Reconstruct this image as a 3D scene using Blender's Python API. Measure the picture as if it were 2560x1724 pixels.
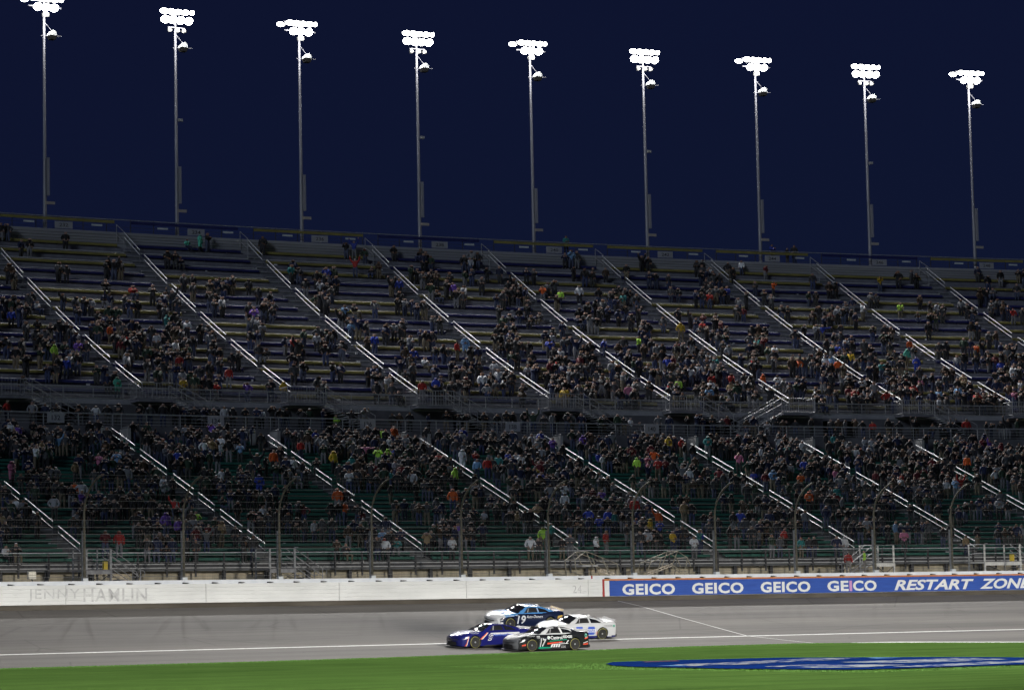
import bpy, bmesh, math, random
import numpy as np
from mathutils import Vector, Matrix

for o in list(bpy.data.objects):
    bpy.data.objects.remove(o, do_unlink=True)
SC = bpy.context.scene
COL = SC.collection
rnd = random.Random(7)
PI = math.pi

# ------------------------------------------------------------------ place geometry
# the tri-oval: an arc seen from the infield. s runs along the wall (to the right), d outwards, z up
TH, KAP, D0, GR, CAMZ = .5171, 2.1369e-3, 173.9469, -.0032, 3.0
RAD = 1 / KAP
_n0 = (-math.sin(TH), math.cos(TH))
CEN = (-RAD * _n0[0], D0 - RAD * _n0[1])

def W(s, d, z):
    a = TH - s * KAP
    return Vector((CEN[0] - (RAD + d) * math.sin(a), CEN[1] + (RAD + d) * math.cos(a), z + GR * s + CAMZ))

def T(s):            # unit vector along the wall, to the right
    a = TH - s * KAP
    return Vector((math.cos(a), math.sin(a), 0))

def N(s):            # unit vector outwards, away from the infield
    a = TH - s * KAP
    return Vector((-math.sin(a), math.cos(a), 0))

def ang(s):
    return TH - s * KAP

# ------------------------------------------------------------------ camera
cam_d = bpy.data.cameras.new('camera')
cam = bpy.data.objects.new('camera', cam_d)
COL.objects.link(cam)
cam_d.sensor_width = 36
cam_d.lens = 6697.2 / 2560 * 36
cam_d.clip_start, cam_d.clip_end = 1, 20000
_p, _r = .0983, .0217
fw = Vector((0, math.cos(_p), math.sin(_p)))
up0, rt0 = Vector((0, -math.sin(_p), math.cos(_p))), Vector((1, 0, 0))
rt = rt0 * math.cos(_r) - up0 * math.sin(_r)
up = rt0 * math.sin(_r) + up0 * math.cos(_r)
M = Matrix.Identity(4)
for i in range(3):
    M[i][0], M[i][1], M[i][2] = rt[i], up[i], -fw[i]
M[2][3] = CAMZ
cam.matrix_world = M
SC.camera = cam

# ------------------------------------------------------------------ world, dusk sky, fill light, exposure
wd = bpy.data.worlds.new('World')
SC.world = wd
wd.use_nodes = True
nt = wd.node_tree
bg = nt.nodes['Background']
sky = nt.nodes.new('ShaderNodeTexSky')
sky.sky_type = 'NISHITA'
sky.sun_disc = False
SUN_EL, SUN_AZ = math.radians(2.0), math.radians(205)
sky.sun_elevation = SUN_EL
sky.sun_rotation = SUN_AZ
sky.altitude = 250
sky.air_density, sky.dust_density, sky.ozone_density = 1.0, .3, 6.0
tint = nt.nodes.new('ShaderNodeMix')
tint.data_type = 'RGBA'
tint.inputs['Factor'].default_value = .9
tint.inputs['B'].default_value = (.078, .08, .345, 1)
nt.links.new(sky.outputs['Color'], tint.inputs['A'])
nt.links.new(tint.outputs['Result'], bg.inputs['Color'])
bg.inputs['Strength'].default_value = .06

def add_light(name, kind, loc, aim, power, parent=None, **kw):
    ld = bpy.data.lights.new(name, kind)
    ld.energy = power
    for k, v in kw.items():
        setattr(ld, k, v)
    ob = bpy.data.objects.new(name, ld)
    COL.objects.link(ob)
    d = (Vector(aim) - Vector(loc)).normalized()
    ob.matrix_world = Matrix.Translation(loc) @ d.to_track_quat('-Z', 'Y').to_matrix().to_4x4()
    return ob

# added fill from behind the camera, brightening the fronts of the stands
sd = Vector((-math.sin(SUN_AZ) * 0 - .45, -1, .38)).normalized()
add_light('front_fill', 'SUN', (0, 0, 60), Vector((0, 0, 60)) - sd, .55, angle=math.radians(12), color=(.7, .82, 1))
# unseen infield floodlights: a row of spots on the far side of the infield, aimed at track and wall
for i in range(18):
    s = -74 + 7.7 * i
    add_light('unseen_infield_flood', 'SPOT', W(s, -205, 60), W(s, -105, 60 - 100 * math.tan(math.radians(17.1))), 790000, spot_size=math.radians(6.4), spot_blend=1.0,
              shadow_soft_size=1.2, color=(1, .955, .88))
# and a second unseen row, aimed lower, added to brighten the lawn
for i in range(9):
    s = -130 + 19 * i
    add_light('unseen_infield_flood', 'SPOT', W(s, -205, 60), W(s + 44, -58, -2.8), 1250000, spot_size=math.radians(16), spot_blend=1.0,
              shadow_soft_size=1.2, color=(1, .955, .88))

SC.view_settings.view_transform = 'Standard'
SC.view_settings.look = 'None'
SC.view_settings.exposure = 0
SC.view_settings.gamma = 1
cy = SC.cycles
cy.max_bounces, cy.diffuse_bounces, cy.glossy_bounces, cy.transmission_bounces, cy.transparent_max_bounces = 5, 2, 3, 2, 8
cy.use_denoising = True
cy.sample_clamp_indirect = 4
cy.use_light_tree = True
cy.caustics_reflective = cy.caustics_refractive = False

# ------------------------------------------------------------------ materials
MATS = {}

def mat(name, col=(.5, .5, .5), rough=.6, metal=0, emit=0, spec=.5, coat=0):
    if name in MATS:
        return MATS[name]
    m = bpy.data.materials.new(name)
    m.use_nodes = True
    b = m.node_tree.nodes['Principled BSDF']
    b.inputs['Base Color'].default_value = (*col, 1)
    b.inputs['Roughness'].default_value = rough
    b.inputs['Metallic'].default_value = metal
    b.inputs['Specular IOR Level'].default_value = spec
    b.inputs['Coat Weight'].default_value = coat
    b.inputs['Coat Roughness'].default_value = .12
    if emit:
        b.inputs['Emission Color'].default_value = (*col, 1)
        b.inputs['Emission Strength'].default_value = emit
        m.cycles.emission_sampling = 'NONE'
    MATS[name] = m
    return m

def nodes(m):
    return m.node_tree.nodes, m.node_tree.links, m.node_tree.nodes['Principled BSDF']

def worn(name, c1, c2, scale=3.0, rough=.7, metal=0, stretch=(1, 1, 1), coord='Object', bump=0, detail=5, lo=.35, hi=.7, spec=.4):
    """two tones broken up by noise"""
    if name in MATS:
        return MATS[name]
    m = mat(name, c1, rough, metal, spec=spec)
    ns, lk, b = nodes(m)
    tc = ns.new('ShaderNodeTexCoord'); mp = ns.new('ShaderNodeMapping'); nz = ns.new('ShaderNodeTexNoise'); rp = ns.new('ShaderNodeValToRGB')
    mp.inputs['Scale'].default_value = stretch
    nz.inputs['Scale'].default_value = scale
    nz.inputs['Detail'].default_value = detail
    rp.color_ramp.elements[0].position, rp.color_ramp.elements[1].position = lo, hi
    rp.color_ramp.elements[0].color, rp.color_ramp.elements[1].color = (*c1, 1), (*c2, 1)
    lk.new(tc.outputs[coord], mp.inputs['Vector']); lk.new(mp.outputs['Vector'], nz.inputs['Vector'])
    lk.new(nz.outputs['Fac'], rp.inputs['Fac']); lk.new(rp.outputs['Color'], b.inputs['Base Color'])
    if bump:
        bp = ns.new('ShaderNodeBump'); bp.inputs['Strength'].default_value = bump; bp.inputs['Distance'].default_value = .05
        lk.new(nz.outputs['Fac'], bp.inputs['Height']); lk.new(bp.outputs['Normal'], b.inputs['Normal'])
    return m

# ------------------------------------------------------------------ mesh helpers
class MB:
    def __init__(self):
        self.v, self.f, self.uv, self.mi = [], [], [], []

    def face(self, pts, uvs=None, mi=0):
        i = len(self.v)
        self.v += [tuple(p) for p in pts]
        self.f.append(tuple(range(i, i + len(pts))))
        self.uv.append(uvs or [(0, 0)] * len(pts))
        self.mi.append(mi)

    def idx(self, verts, faces, mi=0):
        i = len(self.v)
        self.v += [tuple(p) for p in verts]
        for f in faces:
            self.f.append(tuple(j + i for j in f))
            self.uv.append([(0, 0)] * len(f))
            self.mi.append(mi)

    def box(self, c, ax, ay, az, hx, hy, hz, mi=0):
        """box about centre c with unit axes and half sizes"""
        c = Vector(c)
        vs = [c + ax * (hx * i) + ay * (hy * j) + az * (hz * k) for i in (-1, 1) for j in (-1, 1) for k in (-1, 1)]
        self.idx(vs, [(0, 1, 3, 2), (4, 6, 7, 5), (0, 4, 5, 1), (2, 3, 7, 6), (0, 2, 6, 4), (1, 5, 7, 3)], mi)
        return self

    def sbox(self, s, d, z, hs, hd, hz, mi=0):
        """box in place coordinates: centre s,d,z and half sizes along track, outwards, up"""
        return self.box(W(s, d, z), T(s), N(s), Vector((0, 0, 1)), hs, hd, hz, mi)

    def tube(self, pts, rs, n=6, mi=0, cap=True):
        pts = [Vector(p) for p in pts]
        if not hasattr(rs, '__len__'):
            rs = [rs] * len(pts)
        rings = []
        for i, p in enumerate(pts):
            t = (pts[min(i + 1, len(pts) - 1)] - pts[max(i - 1, 0)]).normalized()
            ref = Vector((0, 0, 1)) if abs(t.z) < .9 else Vector((1, 0, 0))
            u = t.cross(ref).normalized(); w = t.cross(u)
            rings.append([p + u * (rs[i] * math.cos(2 * PI * k / n)) + w * (rs[i] * math.sin(2 * PI * k / n)) for k in range(n)])
        vs = [q for r in rings for q in r]
        fs = [(i * n + k, i * n + (k + 1) % n, (i + 1) * n + (k + 1) % n, (i + 1) * n + k) for i in range(len(pts) - 1) for k in range(n)]
        if cap:
            fs += [tuple(range(n))[::-1], tuple((len(pts) - 1) * n + k for k in range(n))]
        self.idx(vs, fs, mi)
        return self

    def sweep(self, s0, s1, prof, step=4.0, closed=True, mi=0, cap=True):
        """a (d,z) profile swept along the arc; uv = (s, running d)"""
        n = max(1, int(math.ceil((s1 - s0) / step)))
        m = len(prof)
        i0 = len(self.v)
        for i in range(n + 1):
            s = s0 + (s1 - s0) * i / n
            self.v += [tuple(W(s, d, z)) for d, z in prof]
        mm = m if closed else m - 1
        for i in range(n):
            for k in range(mm):
                a, b = k, (k + 1) % m
                self.f.append((i0 + i * m + a, i0 + (i + 1) * m + a, i0 + (i + 1) * m + b, i0 + i * m + b))
                sa, sb = s0 + (s1 - s0) * i / n, s0 + (s1 - s0) * (i + 1) / n
                va, vb = prof[a][0] + prof[a][1] * .37, prof[b][0] + prof[b][1] * .37
                self.uv.append([(sa, va), (sb, va), (sb, vb), (sa, vb)])
                self.mi.append(mi)
        if closed and cap:
            self.f.append(tuple(i0 + k for k in range(m))); self.uv.append([(0, 0)] * m); self.mi.append(mi)
            self.f.append(tuple(i0 + n * m + k for k in range(m))[::-1]); self.uv.append([(0, 0)] * m); self.mi.append(mi)
        return self

    def mesh(self, name, mats, smooth=False, fix=True):
        me = bpy.data.meshes.new(name)
        me.from_pydata(self.v, [], self.f)
        uvl = me.uv_layers.new(name='UVMap')
        flat = [c for f in self.uv for p in f for c in p]
        if len(flat) == 2 * len(me.loops):
            uvl.data.foreach_set('uv', flat)
        if not isinstance(mats, (list, tuple)):
            mats = [mats]
        for m in mats:
            me.materials.append(m)
        me.polygons.foreach_set('material_index', self.mi)
        if smooth:
            me.polygons.foreach_set('use_smooth', [True] * len(me.polygons))
        if fix:
            b = bmesh.new(); b.from_mesh(me); bmesh.ops.recalc_face_normals(b, faces=b.faces); b.to_mesh(me); b.free()
        me.update()
        return me

def obj(name, me, parent=None):
    o = bpy.data.objects.new(name, me)
    COL.objects.link(o)
    if parent is not None:
        o.parent = parent
        if parent.get('fixed'):
            o.matrix_parent_inverse = parent.matrix_basis.inverted()
    return o

def tag(o, label, cat, group=None, kind=None):
    o['label'] = label
    if cat:
        o['category'] = cat
    if group:
        o['group'] = group
    if kind:
        o['kind'] = kind
    return o

def empty(name, loc, label=None, cat=None, group=None, fixed=False, kind=None, rz=0):
    e = bpy.data.objects.new(name, None)
    e.empty_display_size = .3
    COL.objects.link(e)
    e.location = loc
    e.rotation_euler = (0, 0, rz)
    if fixed:
        e['fixed'] = 1
    if label:
        tag(e, label, cat, group, kind)
    return e

def part(name, mb, m, parent, smooth=False):
    return obj(name, mb.mesh(name, m, smooth), parent)

def copy_tree(o, parent=None):
    c = o.copy()
    COL.objects.link(c)
    c.parent = parent
    for ch in o.children:
        copy_tree(ch, c)
    return c

def text2d(body, size=1.0, offset=0.0, shear=0.0, space=1.0):
    """lettering as flat triangles: (verts xy, faces), left edge at 0, baseline at 0"""
    cu = bpy.data.curves.new('lettering', 'FONT')
    cu.body, cu.size, cu.offset, cu.shear, cu.space_character = body, size, offset, shear, space
    cu.resolution_u = 3
    ob = bpy.data.objects.new('lettering', cu)
    COL.objects.link(ob)
    dg = bpy.context.evaluated_depsgraph_get()
    me = bpy.data.meshes.new_from_object(ob.evaluated_get(dg))
    vs = [(v.co.x, v.co.y) for v in me.vertices]
    fs = [tuple(p.vertices) for p in me.polygons]
    bpy.data.objects.remove(ob); bpy.data.meshes.remove(me); bpy.data.curves.remove(cu)
    x0 = min(v[0] for v in vs)
    return [(x - x0, y) for x, y in vs], fs

def fit_text(body, w, h, **kw):
    vs, fs = text2d(body, 1.0, **kw)
    x1 = max(v[0] for v in vs); y0 = min(v[1] for v in vs); y1 = max(v[1] for v in vs)
    return [(x / x1 * w, (y - y0) / (y1 - y0) * h) for x, y in vs], fs
# ================================================================== ground, track, grass
Z1 = Vector((0, 0, 1))

def bank(d):
    return .44 + .178 * d if d > -13.3 else -1.927 + .06 * (d + 13.3)

EDGE = [(-200, -24), (-80, -23.0), (-45.5, -22.8), (-30.8, -23.1), (-22, -22.8), (-13.8, -22.1), (-1.2, -20.9), (7.6, -20.8), (14, -22.2), (21.7, -24.8), (40, -30), (160, -60)]

def edge(s):
    for (a, b), (c, d) in zip(EDGE, EDGE[1:]):
        if a <= s <= c:
            return b + (d - b) * (s - a) / (c - a)
    return EDGE[0][1] if s < EDGE[0][0] else EDGE[-1][1]

def grass_z(s, d):
    e = edge(s)
    t = min(1, max(0, (e - d) / 18))
    return bank(e) + .035 + (-2.78 - bank(e)) * (t * t * (3 - 2 * t))

# asphalt: grey with streaks along the racing line, seams, rubber and a painted car shadow
asph = mat('asphalt', (.1, .1, .1), .82, spec=.25)
ns, lk, b = nodes(asph)
uvn = ns.new('ShaderNodeUVMap'); uvn.uv_map = 'UVMap'
def noise(ns, lk, vec, scale, stretch, detail=6, rough=.6):
    mp = ns.new('ShaderNodeMapping'); mp.inputs['Scale'].default_value = stretch
    nz = ns.new('ShaderNodeTexNoise'); nz.inputs['Scale'].default_value = scale; nz.inputs['Detail'].default_value = detail
    nz.inputs['Roughness'].default_value = rough
    lk.new(vec, mp.inputs['Vector']); lk.new(mp.outputs['Vector'], nz.inputs['Vector'])
    return nz.outputs['Fac']
def ramp(ns, lk, fac, stops):
    r = ns.new('ShaderNodeValToRGB')
    while len(r.color_ramp.elements) < len(stops):
        r.color_ramp.elements.new(.5)
    for e, (p, c) in zip(r.color_ramp.elements, stops):
        e.position = p; e.color = (*c, 1)
    lk.new(fac, r.inputs['Fac'])
    return r.outputs['Color']
def mixc(ns, lk, a, b_, fac, mode='MULTIPLY'):
    m = ns.new('ShaderNodeMix'); m.data_type = 'RGBA'; m.blend_type = mode
    if isinstance(fac, float):
        m.inputs['Factor'].default_value = fac
    else:
        lk.new(fac, m.inputs['Factor'])
    for k, x in (('A', a), ('B', b_)):
        if isinstance(x, tuple):
            m.inputs[k].default_value = (*x, 1)
        else:
            lk.new(x, m.inputs[k])
    return m.outputs['Result']
U = uvn.outputs['UV']
c0 = ramp(ns, lk, noise(ns, lk, U, 1.0, (.05, 1.6, 1), 8, .65), [(.3, (.146, .138, .127)), (.7, (.212, .2, .184))])
c1 = ramp(ns, lk, noise(ns, lk, U, 1.0, (.012, .22, 1), 4), [(.36, (.62, .62, .64)), (.6, (1, 1, 1))])
c2 = ramp(ns, lk, noise(ns, lk, U, 9.0, (1, 3, 1), 6), [(.2, (.78, .78, .78)), (.75, (1.1, 1.1, 1.1))])
c3 = ramp(ns, lk, noise(ns, lk, U, 1.0, (.035, 6.0, 1), 3), [(.33, (.5, .5, .5)), (.4, (1, 1, 1))])
cc = mixc(ns, lk, mixc(ns, lk, mixc(ns, lk, c0, c1, 1.0), c2, 1.0), c3, .45)
# faint transverse cracks / paving joints
wv = ns.new('ShaderNodeTexVoronoi'); wv.feature = 'DISTANCE_TO_EDGE'; wv.inputs['Scale'].default_value = .16
mpv = ns.new('ShaderNodeMapping'); mpv.inputs['Scale'].default_value = (.7, 1.6, 1); mpv.inputs['Rotation'].default_value = (0, 0, .35)
lk.new(U, mpv.inputs['Vector']); lk.new(mpv.outputs['Vector'], wv.inputs['Vector'])
c4 = ramp(ns, lk, wv.outputs['Distance'], [(.0, (.62, .62, .62)), (.012, (1, 1, 1))])
cc = mixc(ns, lk, cc, c4, .6)
# dark patch ahead of the cars: their cast shadow painted into the asphalt
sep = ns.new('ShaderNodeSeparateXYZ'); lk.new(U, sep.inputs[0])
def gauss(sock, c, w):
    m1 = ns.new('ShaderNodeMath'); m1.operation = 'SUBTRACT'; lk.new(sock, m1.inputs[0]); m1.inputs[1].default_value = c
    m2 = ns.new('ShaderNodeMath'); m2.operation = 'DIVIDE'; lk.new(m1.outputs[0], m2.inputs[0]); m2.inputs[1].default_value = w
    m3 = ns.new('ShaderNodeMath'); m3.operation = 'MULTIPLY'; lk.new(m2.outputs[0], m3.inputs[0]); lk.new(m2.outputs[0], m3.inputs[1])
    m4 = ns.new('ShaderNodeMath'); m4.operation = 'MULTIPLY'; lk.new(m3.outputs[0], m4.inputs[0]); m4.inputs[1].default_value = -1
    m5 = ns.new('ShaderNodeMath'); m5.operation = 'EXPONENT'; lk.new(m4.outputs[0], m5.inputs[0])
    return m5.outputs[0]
car_shade = ns.new('ShaderNodeMath'); car_shade.operation = 'MULTIPLY'
lk.new(gauss(sep.outputs['X'], -10.8, 3.6), car_shade.inputs[0]); lk.new(gauss(sep.outputs['Y'], -8.6, 3.4), car_shade.inputs[1])
car_shade_mask = ns.new('ShaderNodeMath'); car_shade_mask.operation = 'MULTIPLY'; lk.new(car_shade.outputs[0], car_shade_mask.inputs[0])
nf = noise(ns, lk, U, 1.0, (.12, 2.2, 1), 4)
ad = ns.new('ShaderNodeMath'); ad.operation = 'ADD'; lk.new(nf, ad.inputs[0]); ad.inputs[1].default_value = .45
lk.new(ad.outputs[0], car_shade_mask.inputs[1])
cc = mixc(ns, lk, cc, (.1, .1, .13), car_shade_mask.outputs[0])
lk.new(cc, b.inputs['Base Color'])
bp = ns.new('ShaderNodeBump'); bp.inputs['Strength'].default_value = .25; bp.inputs['Distance'].default_value = .02
lk.new(noise(ns, lk, U, 40, (1, 1, 1), 4), bp.inputs['Height']); lk.new(bp.outputs['Normal'], b.inputs['Normal'])

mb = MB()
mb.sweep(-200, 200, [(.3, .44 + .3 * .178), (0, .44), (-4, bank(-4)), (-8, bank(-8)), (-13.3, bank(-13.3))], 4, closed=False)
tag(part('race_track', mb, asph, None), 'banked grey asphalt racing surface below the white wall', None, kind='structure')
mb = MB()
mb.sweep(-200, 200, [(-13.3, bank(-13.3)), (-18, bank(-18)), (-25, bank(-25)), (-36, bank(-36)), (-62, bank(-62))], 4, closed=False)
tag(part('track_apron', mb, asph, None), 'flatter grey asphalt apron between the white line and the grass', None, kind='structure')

paint = worn('white_paint', (.62, .62, .6), (.8, .8, .78), 6, .55)
mb = MB(); mb.sweep(-200, 200, [(-13.12, bank(-13.12) + .006), (-13.46, bank(-13.46) + .012)], 3, closed=False)
tag(part('painted_line', mb, paint, None), 'long white line painted along the bottom of the racing surface', None, kind='structure')
mb = MB()
dl = [(7.55, -.05), (8.0, -2.1), (8.26, -6.1), (8.58, -9.4), (8.95, -13.17), (8.95, -17), (8.95, -20.7)]
for (a, c), (e, g) in zip(dl, dl[1:]):
    mb.face([W(a - .05, c, bank(c) + .012), W(a + .05, c, bank(c) + .012), W(e + .05, g, bank(g) + .016), W(e - .05, g, bank(g) + .016)])
tag(part('painted_line', mb, paint, None), 'thin white line crossing the track below the red edge of the blue banner', None, kind='structure')

grs = mat('grass', (.05, .12, .02), .95, spec=0)
ns, lk, b = nodes(grs)
uvn = ns.new('ShaderNodeUVMap'); uvn.uv_map = 'UVMap'; U = uvn.outputs['UV']
g0 = ramp(ns, lk, noise(ns, lk, U, 1.0, (.16, .3, 1), 6), [(.32, (.1, .2, .05)), (.52, (.122, .236, .06)), (.72, (.142, .268, .072))])
g1 = ramp(ns, lk, noise(ns, lk, U, 14.0, (.5, 1.4, 1), 6, .7), [(.25, (.72, .75, .7)), (.7, (1.12, 1.1, 1.08))])
g2 = ramp(ns, lk, noise(ns, lk, U, .9, (.03, 1.1, 1), 5, .7), [(.3, (.74, .78, .74)), (.65, (1.1, 1.07, 1.0))])
gc = mixc(ns, lk, mixc(ns, lk, g0, g1, 1.0), g2, 1.0)
lk.new(gc, b.inputs['Base Color'])
bp = ns.new('ShaderNodeBump'); bp.inputs['Strength'].default_value = .9; bp.inputs['Distance'].default_value = .06
lk.new(noise(ns, lk, U, 22, (1, 1, 1), 5, .75), bp.inputs['Height']); lk.new(bp.outputs['Normal'], b.inputs['Normal'])
mb = MB()
sg = [-200 + 2.5 * i for i in range(145)]
dd = [0, .25, 2, 5, 9, 14, 20, 30, 45, 70, 110, 190]
for i, s in enumerate(sg):
    for k, q in enumerate(dd):
        wob = .1 * math.sin(s * 1.7) + .07 * math.sin(s * 4.1 + 1) if k == 0 else 0
        d = edge(s) - q + wob
        z = grass_z(s, d) if k else bank(d) + .004
        mb.v.append(tuple(W(s, d, z)))
for i in range(len(sg) - 1):
    for k in range(len(dd) - 1):
        n = len(dd)
        mb.f.append((i * n + k, (i + 1) * n + k, (i + 1) * n + k + 1, i * n + k + 1))
        mb.uv.append([(sg[i], -dd[k]), (sg[i + 1], -dd[k]), (sg[i + 1], -dd[k + 1]), (sg[i], -dd[k + 1])]); mb.mi.append(0)
tag(part('infield_grass', mb, grs, None, True), 'mown bright green infield grass below the track', None, kind='structure')
# standing blades along the ragged edge of the lawn and through the painted logo: one mass
nb = 60000
rg = np.random.default_rng(3)
n1 = nb * 2 // 5
bs = np.concatenate([rg.uniform(-62, 34, n1), rg.uniform(-28.5, -3.5, nb - n1)])
bq = np.concatenate([rg.uniform(0.0, 1, n1) ** 1.5 * 2.2, np.zeros(nb - n1)])
bd = rg.uniform(-68.5, -37.5, nb)
vs = np.zeros((nb, 3, 3)); keep = []
for i in range(nb):
    s = bs[i]; d = edge(s) - bq[i] - .05 if i < n1 else bd[i]
    keep.append(W(s, d, grass_z(s, d)))
base = np.array(keep)
az = rg.uniform(0, 6.28, nb); hh = rg.uniform(.02, .055, nb); wdt = rg.uniform(.01, .024, nb); ln = rg.uniform(-.03, .03, (nb, 2))
vs[:, 0] = base + np.stack([np.cos(az) * wdt, np.sin(az) * wdt, np.zeros(nb)], 1)
vs[:, 1] = base - np.stack([np.cos(az) * wdt, np.sin(az) * wdt, np.zeros(nb)], 1)
vs[:, 2] = base + np.stack([ln[:, 0], ln[:, 1], hh], 1)
me = bpy.data.meshes.new('grass_blades')
me.from_pydata(vs.reshape(-1, 3), [], np.arange(nb * 3).reshape(-1, 3))
gb = mat('grass_blade', (.07, .16, .02), .8, spec=0)
ns, lk, b = nodes(gb)
gi = ns.new('ShaderNodeNewGeometry')
lk.new(ramp(ns, lk, gi.outputs['Random Per Island'], [(0, (.066, .142, .032)), (.5, (.096, .2, .047)), (1, (.13, .25, .064))]), b.inputs['Base Color'])
me.materials.append(gb)
tag(obj('grass_blades', me), 'short standing blades of the infield lawn', 'grass', kind='stuff')

# far ground sheet to the horizon
mb = MB(); L_ = 9000
mb.face([(-L_, -L_, CAMZ - 3.4), (L_, -L_, CAMZ - 3.4), (L_, L_, CAMZ - 3.4), (-L_, L_, CAMZ - 3.4)])
tag(part('ground', mb, worn('earth', (.03, .04, .02), (.06, .07, .03), .01), None), 'dark open ground around the speedway', None, kind='structure')

# white edge stripe on the grass at the right
mb = MB()
pts = [(11.5 + .7 * i) for i in range(30)]
for a, c in zip(pts, pts[1:]):
    wa = .05 + .6 * min(1, (a - 11.5) / 4); wc = .05 + .6 * min(1, (c - 11.5) / 4)
    q = lambda s_, o_: W(s_, edge(s_) + .9 + o_, bank(edge(s_) + .9 + o_) + .012)
    mb.face([q(a, -wa), q(a, wa), q(c, wc), q(c, -wc)])
tag(part('painted_line', mb, paint, None), 'white stripe painted along the grass edge at far right', None, kind='structure')

# painted logo on the lawn: blue field with white, pale blue and dark red brush strokes
lg = empty('painted_lawn_logo', W(-10, -46, grass_z(-10, -46)), 'long blue and white logo painted flat on the infield grass', 'lawn painting', fixed=True)
def lawn_patch(pts, lift):
    return [W(s, d, grass_z(s, d) + lift) for s, d in pts]
LOGO = [(-21.55, -42.29), (-18.91, -39.31), (-17.39, -39.31), (-14.31, -39.15), (-11.8, -39.79), (-8.8, -40.62), (-7.49, -44.98), (-5.89, -48.77), (-5.19, -52.02), (-5.63, -55.4), (-7.19, -60.21), (-10.28, -65.35), (-13.31, -67.04), (-15.27, -66.2), (-19.74, -66.3), (-23.47, -66.0), (-26.14, -65.42), (-26.51, -61.27), (-26.61, -57.77), (-25.85, -53.68), (-25.55, -49.94), (-23.86, -45.92)]
blue_turf = worn('blue_turf_paint', (.006, .026, .14), (.012, .045, .24), 4, .9, spec=0, bump=.5)
white_turf = worn('white_turf_paint', (.02, .055, .24), (.4, .44, .48), 1.3, .9, spec=0, lo=.44, hi=.56, bump=.5, stretch=(1.2, .7, 1))
pale_turf = worn('pale_blue_turf_paint', (.02, .12, .4), (.1, .3, .6), 2, .9, spec=.1)
red_turf = worn('dark_red_turf_paint', (.06, .012, .03), (.1, .02, .05), 2, .9, spec=.1)
mb = MB(); mb.face(lawn_patch(LOGO, .05)); part('painted_field', mb, blue_turf, lg)
for m_, pts in ((white_turf, [(-22.46, -48.57), (-17.63, -47.8), (-10.65, -45.1), (-8.7, -46.81), (-13.43, -49.77), (-16.96, -50.47), (-20.78, -52.27), (-24.21, -52.36)]),
                (white_turf, [(-23.62, -56.84), (-21.04, -56.43), (-19.2, -58.12), (-19.48, -61.97), (-23.02, -63.0), (-25.4, -61.4)]),
                (white_turf, [(-16.19, -53.56), (-12.55, -53.43), (-7.33, -52.99), (-9.2, -58.04), (-13.87, -59.0), (-17.08, -57.6)]),
                (white_turf, [(-22.5, -63.9), (-18.74, -62.6), (-10.21, -59.98), (-10.39, -62.13), (-14.19, -63.84), (-21.24, -65.4)]),
                (pale_turf, [(-24.23, -49.8), (-22.6, -49.62), (-22.79, -51.9), (-24.4, -51.9)]),
                (pale_turf, [(-8.4, -46.97), (-7.6, -46.86), (-7.9, -49.14), (-9.9, -49.4)]),
                (red_turf, [(-17.89, -40.45), (-15.3, -39.98), (-16.73, -42.15), (-18.98, -42.2)])):
    mb = MB(); mb.face(lawn_patch(pts, .062)); part('painted_stroke', mb, m_, lg)

# ================================================================== outside wall with energy-absorbing barrier
wall_white = mat('wall_white', (.72, .73, .72), .55)
ns, lk, b = nodes(wall_white)
uvn = ns.new('ShaderNodeUVMap'); uvn.uv_map = 'UVMap'; U = uvn.outputs['UV']
w0 = ramp(ns, lk, noise(ns, lk, U, 1.0, (.25, 2.0, 1), 6), [(.3, (.62, .63, .62)), (.6, (.76, .77, .76))])
w1 = ramp(ns, lk, noise(ns, lk, U, 1.0, (.5, 9.0, 1), 4), [(.27, (.55, .55, .56)), (.36, (1, 1, 1))])
lk.new(mixc(ns, lk, w0, w1, .6), b.inputs['Base Color'])
cap_white = worn('cap_white', (.62, .65, .7), (.74, .76, .79), 1.5, .6)
foot_dark = worn('footing_stain', (.065, .056, .044), (.11, .098, .08), 1.2, .85, stretch=(.3, .3, 1))
dark_steel = worn('dark_steel', (.03, .032, .035), (.06, .06, .065), 5, .6, metal=.3)

bar = empty('barrier_wall', W(5, .2, .7), 'long white crash barrier wall along the outside of the track', 'wall', fixed=True)
mb = MB(); mb.sweep(-160, 160, [(.22, .30), (.22, 2.12), (.58, 2.12), (.58, .30)], 4); part('concrete_wall', mb, cap_white, bar)
mb = MB(); mb.sweep(-160, 160, [(.06, .36), (.06, .735), (.215, .735), (.215, .36)], 4); part('footing', mb, foot_dark, bar)
def barrier_profile():
    pr = []
    z0, h = .74, .23
    for k in range(5):
        a = z0 + k * h
        pr += [(.018, a + .002), (.002, a + .016), (0, a + .05), (0, a + h - .05), (.002, a + h - .016), (.018, a + h - .002)]
    return pr + [(.205, z0 + 5 * h), (.205, z0)]
s = -12.86 - 9.1 * 16
while s < 150:
    mb = MB(); mb.sweep(s + .012, s + 9.088, barrier_profile(), 4.6); part('barrier_panel', mb, wall_white, bar)
    s += 9.1
s = -34.6
me_b = None
while s < 44:
    jit = rnd.uniform(-.08, .08)
    mb = MB()
    a = W(s + jit, -.005, 1.905); t = T(s); n = N(s)
    mb.idx([a, a + t * .38 + Z1 * .02, a + t * .30 + Z1 * .045, a + Z1 * .07,
            a + n * .2, a + t * .38 + Z1 * .02 + n * .2, a + t * .30 + Z1 * .045 + n * .2, a + Z1 * .07 + n * .2],
           [(0, 1, 2, 3), (4, 5, 6, 7), (0, 1, 5, 4), (1, 2, 6, 5), (2, 3, 7, 6), (0, 3, 7, 4)])
    part('strap_bracket', mb, dark_steel, bar)
    s += 1.875

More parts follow.
